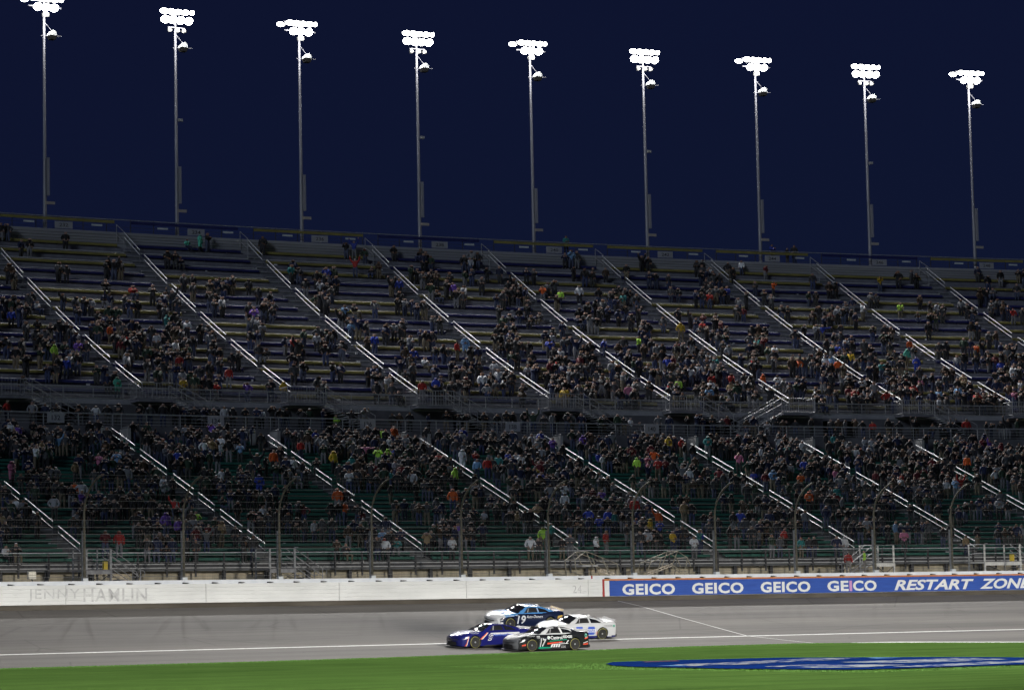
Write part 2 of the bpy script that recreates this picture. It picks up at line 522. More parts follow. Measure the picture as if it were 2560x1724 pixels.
# flat print on the wall: blue banner, orange stripe, red edge, lettering
def on_wall(vs, s0, z0, lift):
    return [W(s0 + x, -lift, z0 + y) for x, y in vs]
def wall_text(parent, name, body, s0, z0, w, h, m, lift, skip=None, **kw):
    vs, fs = fit_text(body, w, h, **kw)
    mb = MB(); mb.idx(on_wall(vs, s0, z0, lift), fs)
    return obj(name, mb.mesh(name, m, fix=False), parent)
banner_blue = worn('banner_blue', (.022, .07, .33), (.03, .09, .40), 2.5, .45, stretch=(.4, .4, 3))
orange = worn('banner_orange', (.46, .15, .03), (.55, .19, .05), 3, .5)
red_edge = mat('edge_red', (.33, .03, .03), .5)
letter_w = worn('letter_white', (.66, .68, .68), (.76, .77, .76), 4, .5)
bn = empty('wall_banner', W(6.5, 0, .74), 'blue banner with white lettering and orange top stripe covering the right of the wall', 'banner', fixed=True)
mb = MB(); mb.sweep(6.95, 47, [(-.010, .76), (-.010, 1.775)], 2, closed=False); part('blue_field', mb, banner_blue, bn)
mb = MB(); mb.sweep(6.55, 47, [(-.012, 1.78), (-.012, 1.885)], 2, closed=False); part('orange_stripe', mb, orange, bn)
mb = MB(); mb.sweep(6.42, 6.58, [(-.014, .74), (-.014, 1.885)], 2, closed=False); part('red_edge', mb, red_edge, bn)
mb = MB(); mb.sweep(6.60, 6.94, [(-.011, .76), (-.011, 1.77)], 2, closed=False); part('white_margin', mb, letter_w, bn)
pink = mat('letter_pink', (.52, .25, .5), .5)
for s0, s1, zz in ((7.94, 12.02, .82), (13.36, 17.44, .83), (18.81, 22.84, .84), (24.22, 28.28, .85)):
    if s0 > 24:
        wall_text(bn, 'lettering', 'GE', s0, zz, 1.74, .73, letter_w, .02, offset=.036, space=1.08)
        wall_text(bn, 'lettering', 'CO', s0 + 2.10, zz, 1.96, .73, letter_w, .02, offset=.036, space=1.08)
        mb = MB(); mb.idx(on_wall([(s_, z_) for s_, z_ in ((0, 0), (.22, 0), (.22, .72), (0, .72))], s0 + 1.81, zz, .02), [(0, 1, 2, 3)])
        part('lettering', mb, pink, bn)
    else:
        wall_text(bn, 'lettering', 'GEICO', s0, zz, s1 - s0, .73, letter_w, .02, offset=.036, space=1.08)
wall_text(bn, 'lettering', 'RESTART', 29.75, .85, 6.7, .73, letter_w, .02, offset=.03, shear=.28)
wall_text(bn, 'lettering', 'ZONE', 36.95, .86, 4.4, .73, letter_w, .02, offset=.03, shear=.28)
mb = MB(); mb.sbox(5.75, .205, 2.02, .05, .02, .1); part('red_marker', mb, red_edge, bn)
# faded hand lettering on the white part
fade = mat('faded_print', (.5, .5, .5), .7)
ns, lk, b = nodes(fade)
tc = ns.new('ShaderNodeTexCoord')
lk.new(ramp(ns, lk, noise(ns, lk, tc.outputs['Object'], 2.2, (1, 1, 1), 6, .7), [(.38, (.42, .42, .43)), (.62, (.66, .67, .66))]), b.inputs['Base Color'])
fade2 = mat('fainter_print', (.5, .5, .5), .7)
ns, lk, b = nodes(fade2)
tc = ns.new('ShaderNodeTexCoord')
lk.new(ramp(ns, lk, noise(ns, lk, tc.outputs['Object'], 2.6, (1, 1, 1), 6, .7), [(.42, (.47, .47, .48)), (.64, (.68, .69, .68))]), b.inputs['Base Color'])
sgw = empty('wall_writing', W(-30, 0, .9), 'faint grey hand lettering on the white wall at far left', 'writing', fixed=True)
wall_text(sgw, 'lettering', 'JENNY', -33.45, .92, 3.25, .74, fade2, .009, space=1.12)
wall_text(sgw, 'lettering', 'HAMLIN', -29.95, .90, 4.1, .76, fade, .009, space=1.12, offset=.012)
sgn = empty('wall_writing', W(4.4, 0, .9), 'small grey number scrawled on the white wall beside the red edge', 'writing', fixed=True)
wall_text(sgn, 'lettering', '24', 4.15, 1.0, .68, .5, fade, .008, space=1.1)

# small white light box on the wall at the left
lb = empty('light_box', W(-32.8, .95, 2.12), 'small white light box standing on the wall at far left', 'light box', fixed=True)
mb = MB(); mb.sbox(-32.8, .95, 2.62, .23, .12, .11); mb.sbox(-32.8, .95, 2.38, .23, .12, .11); part('box', mb, mat('box_cream', (.7, .66, .56), .5), lb)
mb = MB(); mb.tube([W(-32.8, .8, 2.1), W(-32.8, .95, 2.3)], .04); part('bracket', mb, dark_steel, lb)

# ================================================================== catch fence above the wall
galv = worn('galvanised', (.16, .17, .18), (.26, .27, .28), 4, .55, metal=.25)
tan_pipe = worn('weathered_pipe', (.09, .085, .065), (.16, .145, .11), 3, .6, metal=.2)
fen = empty('catch_fence', W(0, .7, 2.1), 'tall catch fence of curved posts and thin cables above the wall', 'fence', fixed=True)
def fence_pts(s, n=14):
    pts = [(.7, 2.05), (.7, 6.0)]
    for k in range(1, n + 1):
        a = k / n * 1.28
        pts.append((.7 - 2.9 * (1 - math.cos(a)) * 1.18, 6.0 + 2.35 * math.sin(a)))
    return pts
post_s = [-29.56 + 6.475 * k for k in range(-8, 16)]
for s in post_s:
    if s < -52 or s > 62:
        continue
    pr = fence_pts(s)
    mb = MB(); mb.tube([W(s, d, z) for d, z in pr], [.085, .07] + [.058] * 14, 8)
    po = part('post', mb, tan_pipe, fen, True)
    mb = MB(); mb.sbox(s, .82, 3.6, .10, .10, 1.5); part('post_sleeve', mb, galv, po)
    mb = MB(); mb.sbox(s, .66, 2.2, .16, .14, .09); part('base_plate', mb, mat('plate_white', (.5, .52, .53), .5), po)
cab = mat('cable_steel', (.12, .12, .125), .5, metal=.5)
full = fence_pts(0)
for z_ in [2.35 + .42 * k for k in range(9)]:
    mb = MB(); mb.sweep(-55, 62, [(.60, z_), (.612, z_ + .012), (.60, z_ + .024)], 6.5); part('cable', mb, cab, fen)
for k in (3, 5, 7, 9, 11, 13, 15):
    d_, z_ = full[k]
    mb = MB(); mb.sweep(-55, 62, [(d_ - .08, z_), (d_ - .068, z_ + .012), (d_ - .08, z_ + .024)], 6.5); part('cable', mb, cab, fen)

# woven mesh between the posts: far too fine to count
mb = MB()
prof = [(.66, 2.15), (.66, 3.4), (.66, 4.7), (.66, 6.0)] + [(d_ - .05, z_) for d_, z_ in full[3::3]]
k = 0
while -54 + .16 * k < 61:
    s = -54 + .16 * k
    k += 1
    pts = [(W(s, d_, z_), W(s + .004, d_, z_)) for d_, z_ in prof]
    i0 = len(mb.v)
    for p, q in pts:
        mb.v += [tuple(p), tuple(q)]
    for i in range(len(pts) - 1):
        mb.f.append((i0 + 2 * i, i0 + 2 * i + 1, i0 + 2 * i + 3, i0 + 2 * i + 2)); mb.uv.append([(0, 0)] * 4); mb.mi.append(0)
for z_ in np.arange(2.2, 6.0, .16):
    mb.sweep(-54, 61, [(.655, z_), (.655, z_ + .004)], 6.5, closed=False)
tag(obj('fence_mesh', mb.mesh('fence_mesh', cab, fix=False), fen), 'fine woven wire mesh of the catch fence', None, kind='stuff')

# strip between the wall and the stand
mb = MB(); mb.sweep(-160, 160, [(.58, .9), (3, 1.25), (7.2, 1.3)], 4, closed=False)
tag(part('service_path', mb, worn('path_concrete', (.12, .11, .09), (.2, .18, .15), .6), None), 'concrete service path between the wall and the stand', None, kind='structure')
# ================================================================== grandstands
AL = [-50.5, -38.7, -26.95, -14.37, -3.14, 8.75, 19.62, 31.22, 41.55, 51.5, 62.5]        # lower aisles
AU = [-42.3, -31.6, -21.0, -10.38, 1.11, 11.44, 22.3, 32.75, 43.3, 53.7, 64.0, 74.9, 85.6, 96.3]  # upper aisles
POLES = [-4.9, 5.95, 16.61, 27.07, 37.5, 48.2, 59.1, 69.95, 80.53]
NL, RL = 30, .867
NU, RU = 34, 1.055
def lz(d):
    x = d - 6.4
    return 3.2 + .3757 * x - .00036 * x * x
def uz(d):
    x = d - 40.3858
    return 18.92 + .4125 * x + .0023336 * x * x - 1.1
LROW = [(6.4 + RL * i, lz(6.4 + RL * i)) for i in range(NL)]
UROW = [(36.25 + RU * i, uz(36.25 + RU * i)) for i in range(NU)]

deck_l = worn('deck_aluminium_dull', (.07, .075, .08), (.12, .125, .13), 1.5, .6, metal=.2)
deck_u = worn('deck_concrete_grey', (.11, .11, .13), (.17, .17, .192), 1.2, .65)
nose = worn('nosing_light', (.4, .4, .4), (.52, .52, .52), 3, .5)
green = worn('bench_green', (.016, .09, .068), (.022, .115, .085), 1.2, .45, stretch=(1, 1, 1))
yellow = worn('bench_yellow', (.17, .148, .045), (.23, .2, .06), 1.2, .45)
blue = worn('bench_blue', (.012, .014, .075), (.018, .022, .105), 1.2, .5)
rail_m = worn('rail_aluminium', (.5, .51, .52), (.72, .73, .74), 5, .42)
post_m = worn('rail_post_dull', (.1, .1, .105), (.16, .16, .165), 5, .6)
grey_rail = worn('rail_grey', (.22, .225, .235), (.32, .325, .335), 5, .5, metal=.2)
steel_col = worn('column_dark', (.03, .03, .033), (.055, .055, .058), 4, .7)
beige = mat('stained_concrete', (.3, .27, .2), .9)
ns, lk, b = nodes(beige)
uvn = ns.new('ShaderNodeUVMap'); uvn.uv_map = 'UVMap'; U = uvn.outputs['UV']
b0 = ramp(ns, lk, noise(ns, lk, U, 1.0, (.35, 2.2, 1), 7, .7), [(.28, (.26, .23, .17)), (.5, (.45, .4, .29)), (.72, (.6, .5, .36))])
b1 = ramp(ns, lk, noise(ns, lk, U, 1.0, (1.5, .6, 1), 5, .7), [(.3, (.6, .6, .58)), (.6, (1, 1, 1))])
lk.new(mixc(ns, lk, b0, b1, 1.0), b.inputs['Base Color'])
wall_dk = worn('concourse_concrete', (.07, .07, .078), (.12, .12, .13), .8, .85)
siding = worn('siding_grey', (.22, .22, .235), (.29, .29, .305), .5, .6, stretch=(.2, .2, 8))
sign_m = worn('sign_grey', (.25, .25, .27), (.3, .3, .32), 3, .5)
sign_txt = mat('sign_print', (.02, .02, .03), .6)

def between(aisles, gap, lo, hi):
    a = [lo] + aisles + [hi]
    return [(p + gap, q - gap) for p, q in zip(a, a[1:]) if q - p > 3]

# ---- lower stand
LS = empty('lower_grandstand', W(5, 6.4, 1.3), 'lower grandstand with rows of green benches behind the catch fence', 'grandstand', fixed=True)
S0, S1 = -57, 68
for i, (d, z) in enumerate(LROW):
    mb = MB(); mb.sweep(S0, S1, [(d, z), (d + RL + .02, z), (d + RL + .02, z - .05), (d + .05, z - .05), (d + .05, z - .42), (d, z - .42)], 6); part('tread', mb, deck_l, LS)
bench_rest = MB()
for i, (d, z) in enumerate(LROW):
    for k, (a, c) in enumerate(between(AL, .62, S0, S1)):
        if c < -36 or a > 58:
            continue
        pr = [(d + .40, z + .235), (d + .385, z + .255), (d + .385, z + .40), (d + .41, z + .425), (d + .70, z + .425), (d + .70, z + .385), (d + .42, z + .385), (d + .42, z + .235)]
        mb = bench_rest if i > NL - 2 else MB()
        mb.sweep(a, c, pr, 4)
        for q in np.arange(a + .5, c, 2.4):
            mb.sbox(q, d + .6, z + .19, .025, .03, .19)
        if i <= NL - 2:
            part('bench', mb, green, LS)
tag(part('bench', bench_rest, green, LS), 'benches of the topmost rows', None, kind='stuff')
def stairs(parent, s, rows, run, rise_f, w):
    mb = MB()
    for i, (d, z) in enumerate(rows[:-1]):
        z2 = rows[i + 1][1]
        h = (z2 - z) / 2
        mb.sbox(s, d + run * .78, z + h / 2 + .002, w, run * .22, h / 2)
        mb.sbox(s, d + run * .57, z + h - .012, w, .02, .014, 1)
    part('aisle_steps', mb, [deck_l, nose], parent)
def handrail(parent, s, fz, d0, d1, m=None, h=.98):
    mb = MB()
    n = 3
    for hh, r in ((h, .037), (h - .42, .029)):
        mb.tube([W(s, d0 + (d1 - d0) * k / n, fz(d0 + (d1 - d0) * k / n) + hh) for k in range(n + 1)], r, 6)
    for d in (d0 + .04, (d0 + d1) / 2, d1 - .04):
        mb.tube([W(s, d, fz(d) - .05), W(s, d, fz(d) + h - .03)], .024, 5, 1)
    part('handrail', mb, [m or rail_m, post_m], parent)
for s in AL:
    if s < -40 or s > 60:
        continue
    stairs(LS, s, LROW, RL, 0, .58)
    d = 7.0 + rnd.uniform(0, .4)
    while d < 32:
        ln = rnd.choice((2.6, 3.3, 3.3, 4.6))
        handrail(LS, s, lz, d, min(d + ln, 32.4))
        d += ln + rnd.choice((.75, .9, 1.1))
# front edge, railing, retaining wall
mb = MB(); mb.sweep(S0, S1, [(6.30, 3.19), (6.30, 3.245), (6.42, 3.245), (6.42, 3.19)], 6); part('edge_beam', mb, nose, LS)
mb = MB(); mb.sweep(S0, S1, [(6.26, 2.95), (6.26, 3.01), (6.42, 3.01), (6.42, 2.95)], 6); part('edge_beam', mb, nose, LS)
mb = MB(); mb.sweep(S0, S1, [(6.34, 3.01), (6.34, 3.19), (6.40, 3.19), (6.40, 3.01)], 6); part('edge_plate', mb, steel_col, LS)
mb = MB(); mb.sweep(S0, S1, [(6.19, 3.90), (6.17, 3.92), (6.19, 3.955), (6.23, 3.955), (6.24, 3.92)], 4); part('front_rail', mb, rail_m, LS)
s = -54.8
while s < 64:
    mb = MB(); mb.sbox(s, 6.205, 3.15, .055, .035, .75); part('rail_post', mb, steel_col, LS); s += 1.95
mb = MB(); mb.sweep(S0, S1, [(6.9, .9), (6.9, 2.96), (7.1, 2.96), (7.1, .9)], 6); part('retaining_wall', mb, beige, LS)
s = -53.1
while s < 64:
    mb = MB(); mb.sbox(s, 6.62, 2.05, .11, .10, .9); part('column', mb, steel_col, LS); s += 2.96
# rear railing with section signs
mb = MB(); mb.sweep(S0, S1, [(33.0, 12.2), (33.0, 13.9), (33.15, 13.9), (33.15, 12.2)], 6); part('rear_wall', mb, wall_dk, LS)
for z_, r in ((14.78, .045), (14.5, .018), (14.25, .018), (14.02, .018)):
    mb = MB(); mb.sweep(S0, S1, [(33.05 - r, z_ - r), (33.05 - r, z_ + r), (33.05 + r, z_ + r), (33.05 + r, z_ - r)], 5); part('rear_rail', mb, grey_rail, LS)
s = -54
while s < 66:
    mb = MB(); mb.sbox(s, 33.07, 14.33, .03, .03, .44); part('rail_post', mb, grey_rail, LS); s += 2.5
def section_sign(parent, s, d, z, w, h, txt):
    mb = MB(); mb.sbox(s, d, z, w / 2, .03, h / 2)
    p = part('section_sign', mb, sign_m, parent)
    vs, fs = fit_text(txt, w * .5, h * .5, offset=.01)
    t, n = T(s), N(s)
    o = W(s, d - .036, z)
    mb = MB(); mb.idx([o + t * (x - w * .25) + Z1 * (y - h * .25) for x, y in vs], fs)
    obj('sign_number', mb.mesh('sign_number', sign_txt, fix=False), p)
for k in range(-1, 5):
    section_sign(LS, -18.2 + 11.4 * k + 0.4 * k, 32.85, 14.4, 1.3, .72, str(132 + 2 * k))
# grey end walls beside the tops of the lower aisles
for s in AL:
    if -40 < s < 60:
        for q in (-.95, .95):
            mb = MB(); mb.sbox(s + q, 32.2, 12.9, .12, .75, .75); part('aisle_wall', mb, worn('aisle_wall_grey', (.22, .215, .21), (.3, .3, .29), 1.5, .8), LS)
        for q in (-.95, .95):
            mb = MB(); mb.tube([W(s + q, 31.5, 13.75), W(s + q, 32.95, 13.75), W(s + q, 32.95, 14.78)], .035, 5); part('aisle_wall_rail', mb, grey_rail, LS)
mb = MB(); mb.sweep(S0, S1 + 20, [(33.15, 12.5), (33.15, 13.85), (36.2, 13.85), (36.2, 12.5)], 6); part('cross_aisle', mb, deck_l, LS)

# ---- upper stand
US = empty('upper_grandstand', W(20, 36.3, 1.3), 'upper grandstand with yellow and blue benches below the light poles', 'grandstand', fixed=True)
SU0, SU1 = -46, 104
for i, (d, z) in enumerate(UROW):
    rise = (UROW[i][1] - UROW[i - 1][1]) if i else .5
    mb = MB(); mb.sweep(SU0, SU1, [(d, z), (d + RU + .02, z), (d + RU + .02, z - .06), (d + .06, z - .06), (d + .06, z - rise - .1), (d, z - rise - .1)], 8); part('tread', mb, deck_u, US)
secs = between(AU, .68, SU0, SU1)
cr = random.Random(12)
rowcol = {}
for k in range(len(secs)):
    c = cr.random() < .5
    i = 0
    while i < NU:
        n = cr.choice((2, 2, 3, 3)) * 2
        for j in range(i, min(NU, i + n)):
            rowcol[k, j] = c
        c = not c
        i += n
# the bands of colour that read at the left of the picture, from the top down
for k, pat in ((4, 'YYYBBYYYBBBYYBBY'), (5, 'BBBYYBBBYYBBYYBB'), (6, 'YYYBBYYBBYYBBBYY'), (7, 'BBYYYBBBYYBBYYYB')):
    for q, ch in enumerate(pat):
        for j in (NU - 2 * q - 1, NU - 2 * q - 2):
            if j >= 0:
                rowcol[k, j] = ch == 'Y'
foot_rest = MB()
for i, (d, z) in enumerate(UROW):
    for k, (a, c) in enumerate(secs):
        if c < -30 or a > 92:
            continue
        mb = MB()
        if i % 2:
            pr = [(d + .52, z + .20), (d + .50, z + .225), (d + .50, z + .405), (d + .53, z + .43), (d + .86, z + .43), (d + .86, z + .39), (d + .55, z + .39), (d + .55, z + .20)]
            mb.sweep(a, c, pr, 5)
            for q in np.arange(a + .5, c, 2.4):
                mb.sbox(q, d + .7, z + .19, .025, .03, .19)
            part('bench', mb, yellow if rowcol[k, i] else blue, US)
        else:
            mb = foot_rest if k > 11 else mb
            mb.sweep(a, c, [(d - .03, z + .01), (d - .03, z + .07), (d + .3, z + .07), (d + .3, z + .01)], 5)
            if k <= 11:
                part('footboard', mb, nose, US)
for s in AU:
    if s < -32 or s > 92:
        continue
    stairs(US, s, UROW, RU, 0, .62)
    d = 36.6 + rnd.uniform(0, .6)
    while d < 70.5:
        ln = 5.2
        handrail(US, s, uz, d, min(d + ln, 71.9), h=1.1)
        d += ln + 1.05
# front wall with dark portals, front railing
portals = [(-18.3, -15.2)] + [(-18.3 + 10.72 * k, -15.3 + 10.72 * k) for k in range(1, 9)]
edges_ = [SU0] + [x for p in portals for x in p] + [SU1]
mb = MB()
for a, c in zip(edges_[::2], edges_[1::2]):
    mb.sweep(a, c, [(36.2, 12.5), (36.2, 15.75), (36.35, 15.75), (36.35, 12.5)], 6)
part('front_wall', mb, wall_dk, US)
mb = MB(); mb.sweep(SU0, SU1, [(36.18, 15.75), (36.18, 16.12), (36.40, 16.12), (36.40, 15.75)], 6); part('fascia', mb, worn('fascia_grey', (.22, .22, .24), (.3, .3, .32), 1, .7), US)
mb = MB(); mb.sweep(SU0, SU1, [(41.5, 9), (41.5, 17.2), (41.7, 17.2), (41.7, 9)], 8); part('portal_back_wall', mb, steel_col, US)
for z_, r in ((17.02, .04), (16.72, .018), (16.42, .018)):
    mb = MB(); mb.sweep(SU0, SU1, [(36.2 - r, z_ - r), (36.2 - r, z_ + r), (36.2 + r, z_ + r), (36.2 + r, z_ - r)], 5); part('front_rail', mb, grey_rail, US)
mesh_m = worn('rail_mesh_grey', (.1, .1, .11), (.16, .16, .17), 2, .6)
for z_ in np.arange(16.2, 17.0, .07):
    mb = MB(); mb.sweep(SU0, SU1, [(36.19, z_), (36.19, z_ + .018), (36.21, z_ + .018), (36.21, z_)], 8); part('infill_wire', mb, mesh_m, US)
s = SU0 + 1
while s < SU1:
    mb = MB(); mb.sbox(s, 36.2, 16.55, .028, .028, .47); part('rail_post', mb, grey_rail, US); s += 2.2
# landings with picket railings and side stairs down to the cross aisle, one at the foot of each aisle
for q, s in enumerate(AU):
    if s < -25 or s > 70:
        continue
    dirn = -1 if 45 > s > 43 else 1
    mb = MB(); mb.sbox(s + .3 * dirn, 35.4, 15.98, 1.5, .75, .1)
    ld = part('landing', mb, deck_u, US)
    mb = MB()
    for z_ in (17.28, 16.15):
        mb.tube([W(s - 1.2 * dirn, 36.1, z_), W(s - 1.2 * dirn, 34.65, z_), W(s + 1.8 * dirn, 34.65, z_)], .032, 5)
    for k in range(15):
        mb.tube([W(s + (-1.2 + 3.0 * k / 14) * dirn, 34.65, 16.15), W(s + (-1.2 + 3.0 * k / 14) * dirn, 34.65, 17.28)], .03 if k in (0, 7, 14) else .014, 4)
    for k in range(6):
        mb.tube([W(s - 1.2 * dirn, 34.75 + .22 * k, 16.15), W(s - 1.2 * dirn, 34.75 + .22 * k, 17.28)], .014, 4)
    part('picket_railing', mb, grey_rail, ld)
    mb = MB()
    for k in range(13):
        mb.sbox(s + (1.95 + .3 * k) * dirn, 35.4, 15.85 - .155 * k, .16, .7, .03)
    part('stair_treads', mb, nose, ld)
    mb = MB()
    for d_ in (34.65, 36.1):
        for z_ in (17.28, 16.8, 16.05):
            mb.tube([W(s + 1.8 * dirn, d_, z_), W(s + 5.7 * dirn, d_, z_ - 2.05)], .032, 5)
        for k in range(4):
            x = 1.8 + 1.3 * k
            mb.tube([W(s + x * dirn, d_, 15.9 - .526 * (x - 1.8)), W(s + x * dirn, d_, 17.28 - .526 * (x - 1.8))], .028, 4)
    part('stair_rail', mb, grey_rail, ld)
# top: back wall, fence with coloured band, section signs
dt_, zt_ = 71.2, uz(70.9)
mb = MB(); mb.sweep(SU0, SU1, [(72.15, zt_ - 1), (72.15, 34.25), (72.3, 34.25), (72.3, zt_ - 1)], 6); part('back_wall', mb, siding, US)
for k in range(4):
    mb = MB(); mb.sweep(SU0, SU1, [(72.12, 33.2 + .25 * k), (72.12, 33.23 + .25 * k), (72.15, 33.23 + .25 * k), (72.15, 33.2 + .25 * k)], 8); part('siding_joint', mb, wall_dk, US)
mb = MB(); mb.sweep(SU0, SU1, [(72.33, 35.38), (72.33, 35.45), (72.40, 35.45), (72.40, 35.38)], 5); part('top_rail', mb, grey_rail, US)
for z_ in (34.45, 34.75):
    mb = MB(); mb.sweep(SU0, SU1, [(72.35, z_), (72.35, z_ + .025), (72.38, z_ + .025), (72.38, z_)], 6); part('fence_rail', mb, steel_col, US)
mb = MB(); mb.sweep(SU0, SU1, [(72.42, 34.2), (72.42, 34.3), (73.0, 34.3), (73.0, 34.2)], 8); part('top_walkway', mb, deck_u, US)
bandc = {-10.38: 'Y', 1.11: 'B', 11.44: 'Y', 22.3: 'B', 32.75: 'Y', 43.3: 'Y', 53.7: 'Y', 64.0: 'B', 74.9: 'Y', 85.6: 'B'}
for k, (a, c) in enumerate(secs):
    key = round(a - .68, 2)
    nxt = bandc.get(key, 'Y')
    mb = MB(); mb.sweep(a, c, [(72.18, 35.04), (72.18, 35.29), (72.25, 35.29), (72.25, 35.04)], 5); part('fence_band', mb, yellow if nxt == 'Y' else blue, US)
    for q in np.arange(a, c, 1.9):
        mb = MB(); mb.sbox(q, 72.3, 34.7, .03, .03, .68); part('fence_post', mb, steel_col, US)
    if -22 < a < 82 and (k - 4) >= 0:
        mid = (a + c) / 2
        section_sign(US, mid + .9, 72.1, 34.62, 1.65, .62, str(232 + 2 * (k - 4)))
        for off in (-1.9, 3.6):
            mb = MB(); mb.sbox(mid + off, 72.1, 34.78, .5, .02, .08); part('notice_plate', mb, worn('plate_pale', (.4, .42, .42), (.5, .52, .5), 3), US)
    # rails where an aisle meets the top
    mb = MB()
    for z_ in (34.9, 34.0):
        mb.tube([W(c + .1, 72.0, z_), W(c + .1, 70.2, z_ - .9)], .03, 5)
    mb.tube([W(c + .1, 72.0, 34.9), W(c + .1, 72.0, 33.4)], .03, 5); mb.tube([W(c + .1, 70.2, 34.0), W(c + .1, 70.2, 32.0)], .03, 5)
    part('aisle_top_rail', mb, grey_rail, US)

# ================================================================== light poles
pole_m = worn('pole_galvanised', (.2, .2, .225), (.27, .27, .3), .8, .5, metal=.15, stretch=(1, 1, .15))
lamp_on = mat('lamp_glow', (1, 1, 1), emit=26)
lamp_shell = mat('lamp_shell', (.25, .25, .26), .4, metal=.6)
spk_white = mat('speaker_white', (.75, .77, .77), .5)
spk_black = mat('speaker_black', (.01, .01, .01), .7)
PZ0 = 0.0            # pole local z: 0 at the ground
TOPZ = 54.6 + 3.0
def lathe(mb, c, axis, prof, n=12, mi=0):
    axis = axis.normalized()
    ref = Z1 if abs(axis.z) < .9 else Vector((1, 0, 0))
    u = axis.cross(ref).normalized(); w = axis.cross(u)
    vs, fs = [], []
    for h, r in prof:
        vs += [c + axis * h + u * (r * math.cos(2 * PI * k / n)) + w * (r * math.sin(2 * PI * k / n)) for k in range(n)]
    for i in range(len(prof) - 1):
        fs += [(i * n + k, i * n + (k + 1) % n, (i + 1) * n + (k + 1) % n, (i + 1) * n + k) for k in range(n)]
    fs.append(tuple(range(n))[::-1]); fs.append(tuple((len(prof) - 1) * n + k for k in range(n)))
    mb.idx(vs, fs, mi)
def glare_lens_mesh(mb, c, axis, rx, rz, depth):
    """shallow oval glowing dome, wider than the lamp mouth to imitate its glare"""
    axis = axis.normalized(); u = Vector((1, 0, 0)); u = (u - axis * u.dot(axis)).normalized(); w = axis.cross(u)
    n, m = 16, 4
    vs = []
    for i in range(m):
        t = i / m * PI / 2
        vs += [c + axis * (depth * math.sin(t)) + u * (rx * math.cos(t) * math.cos(2 * PI * k / n)) + w * (rz * math.cos(t) * math.sin(2 * PI * k / n)) for k in range(n)]
    vs.append(c + axis * depth)
    fs = [(i * n + k, i * n + (k + 1) % n, (i + 1) * n + (k + 1) % n, (i + 1) * n + k) for i in range(m - 1) for k in range(n)]
    fs += [((m - 1) * n + k, (m - 1) * n + (k + 1) % n, m * n) for k in range(n)]
    mb.idx(vs, fs)
def make_pole(kind):
    """local frame: x along the wall to the right, -y towards the track, z up from the ground"""
    e = empty('light_pole', (0, 0, 0))
    mb = MB(); mb.tube([(0, 0, 0), (0, 0, 30), (0, 0, 44), (0, 0, TOPZ)], [.3, .21, .145, .095], 12); part('pole', mb, pole_m, e, True)
    mb = MB(); mb.tube([(-1.55, -.12, TOPZ + .5), (1.6, -.12, TOPZ + .5)], .06, 6); mb.tube([(-1.5, -.12, TOPZ - .32), (1.6, -.12, TOPZ - .32)], .06, 6); mb.tube([(0, 0, TOPZ - .5), (0, 0, TOPZ + .6)], .1, 6)
    part('crossarm', mb, pole_m, e)
    ax = Vector((0, -1, -.55))
    rows = [(TOPZ + .40, (-1.2, -.52, .16, .84, 1.42)), (TOPZ - .36, (-1.1, -.38, .38, 1.15) if kind else (-.7, .05, .8))]
    if not kind:
        rows[0] = (TOPZ + .40, (-1.05, -.4, .25, .9, 1.4))
        rows.append((TOPZ + .14, (-1.92,)))
    for z_, xs in rows:
        for i, x in enumerate(xs):
            small = (z_ > TOPZ and i == 4) or x < -1.9
            a2 = Vector((.9 if small and x > 0 else (-.9 if small else .12 * (x)), -1, -.55 if not small else -.25))
            mb = MB(); c = Vector((x, -.3, z_)); lathe(mb, c, a2, [(-.35, .1), (-.3, .18), (0, .24), (.12, .25)], 12)
            l = part('lamp', mb, lamp_shell, e, True)
            top_ = z_ > TOPZ
            mb = MB(); glare_lens_mesh(mb, c + a2.normalized() * .125, a2, .40 if top_ else .42, (.25 if top_ else .36) * (.85 if small else 1), .12); part('lens', mb, lamp_on, l, True)  # glowing domes oversized so neighbouring lamps merge like glare
    if kind:
        mb = MB(); mb.tube([(-.75, -.1, TOPZ - 1.05), (.85, -.1, TOPZ - 1.05)], .04, 5); part('lower_arm', mb, pole_m, e)
        for x in (-.65, .15, .75):
            mb = MB(); lathe(mb, Vector((x, -.1, TOPZ - 1.1)), Vector((.15, -.35, -1)), [(0, .06), (.12, .17), (.34, .2), (.36, .15)], 10); part('unlit_fixture', mb, mat('fixture_pale', (.4, .4, .38), .5), e, True)
    else:
        mb = MB(); mb.box((.1, -.1, TOPZ - 1.0), Vector((1, 0, 0)), Vector((0, 1, 0)), Z1, .26, .2, .16); part('junction_box', mb, mat('fixture_pale', (.4, .4, .38), .5), e)
    # loudspeaker: round white top, black mouth
    zs = TOPZ - 3.0
    mb = MB(); n = 9; vs = []
    for y in (-.95, .0):
        for k in range(n):
            a = PI * k / (n - 1)
            vs.append((.5 + .34 * math.cos(a), y * .85 - .2, zs + .0 + .46 * math.sin(a) * (1 if y < -.5 else .85)))
    fs = [(k, k + 1, n + k + 1, n + k) for k in range(n - 1)] + [tuple(range(n)), tuple(range(n, 2 * n))[::-1]]
    mb.idx(vs, fs); mb.idx([(.16, -1.0, zs), (.84, -1.0, zs), (.84, -.2, zs), (.16, -.2, zs), (.24, -.95, zs - .36), (.76, -.95, zs - .36), (.76, -.3, zs - .36), (.24, -.3, zs - .36)], [(0, 1, 5, 4), (1, 2, 6, 5), (2, 3, 7, 6), (3, 0, 4, 7), (4, 5, 6, 7), (0, 3, 2, 1)], 1)
    sp = part('loudspeaker', mb, [spk_white, spk_black], e, False)
    mb = MB(); mb.tube([(0, -.1, zs + 1.3), (.55, -.4, zs + .5)], .02, 4); mb.tube([(-.35, -.2, zs + .02), (1.4, -.6, zs + .02)], .03, 4); part('speaker_bracket', mb, pole_m, sp)
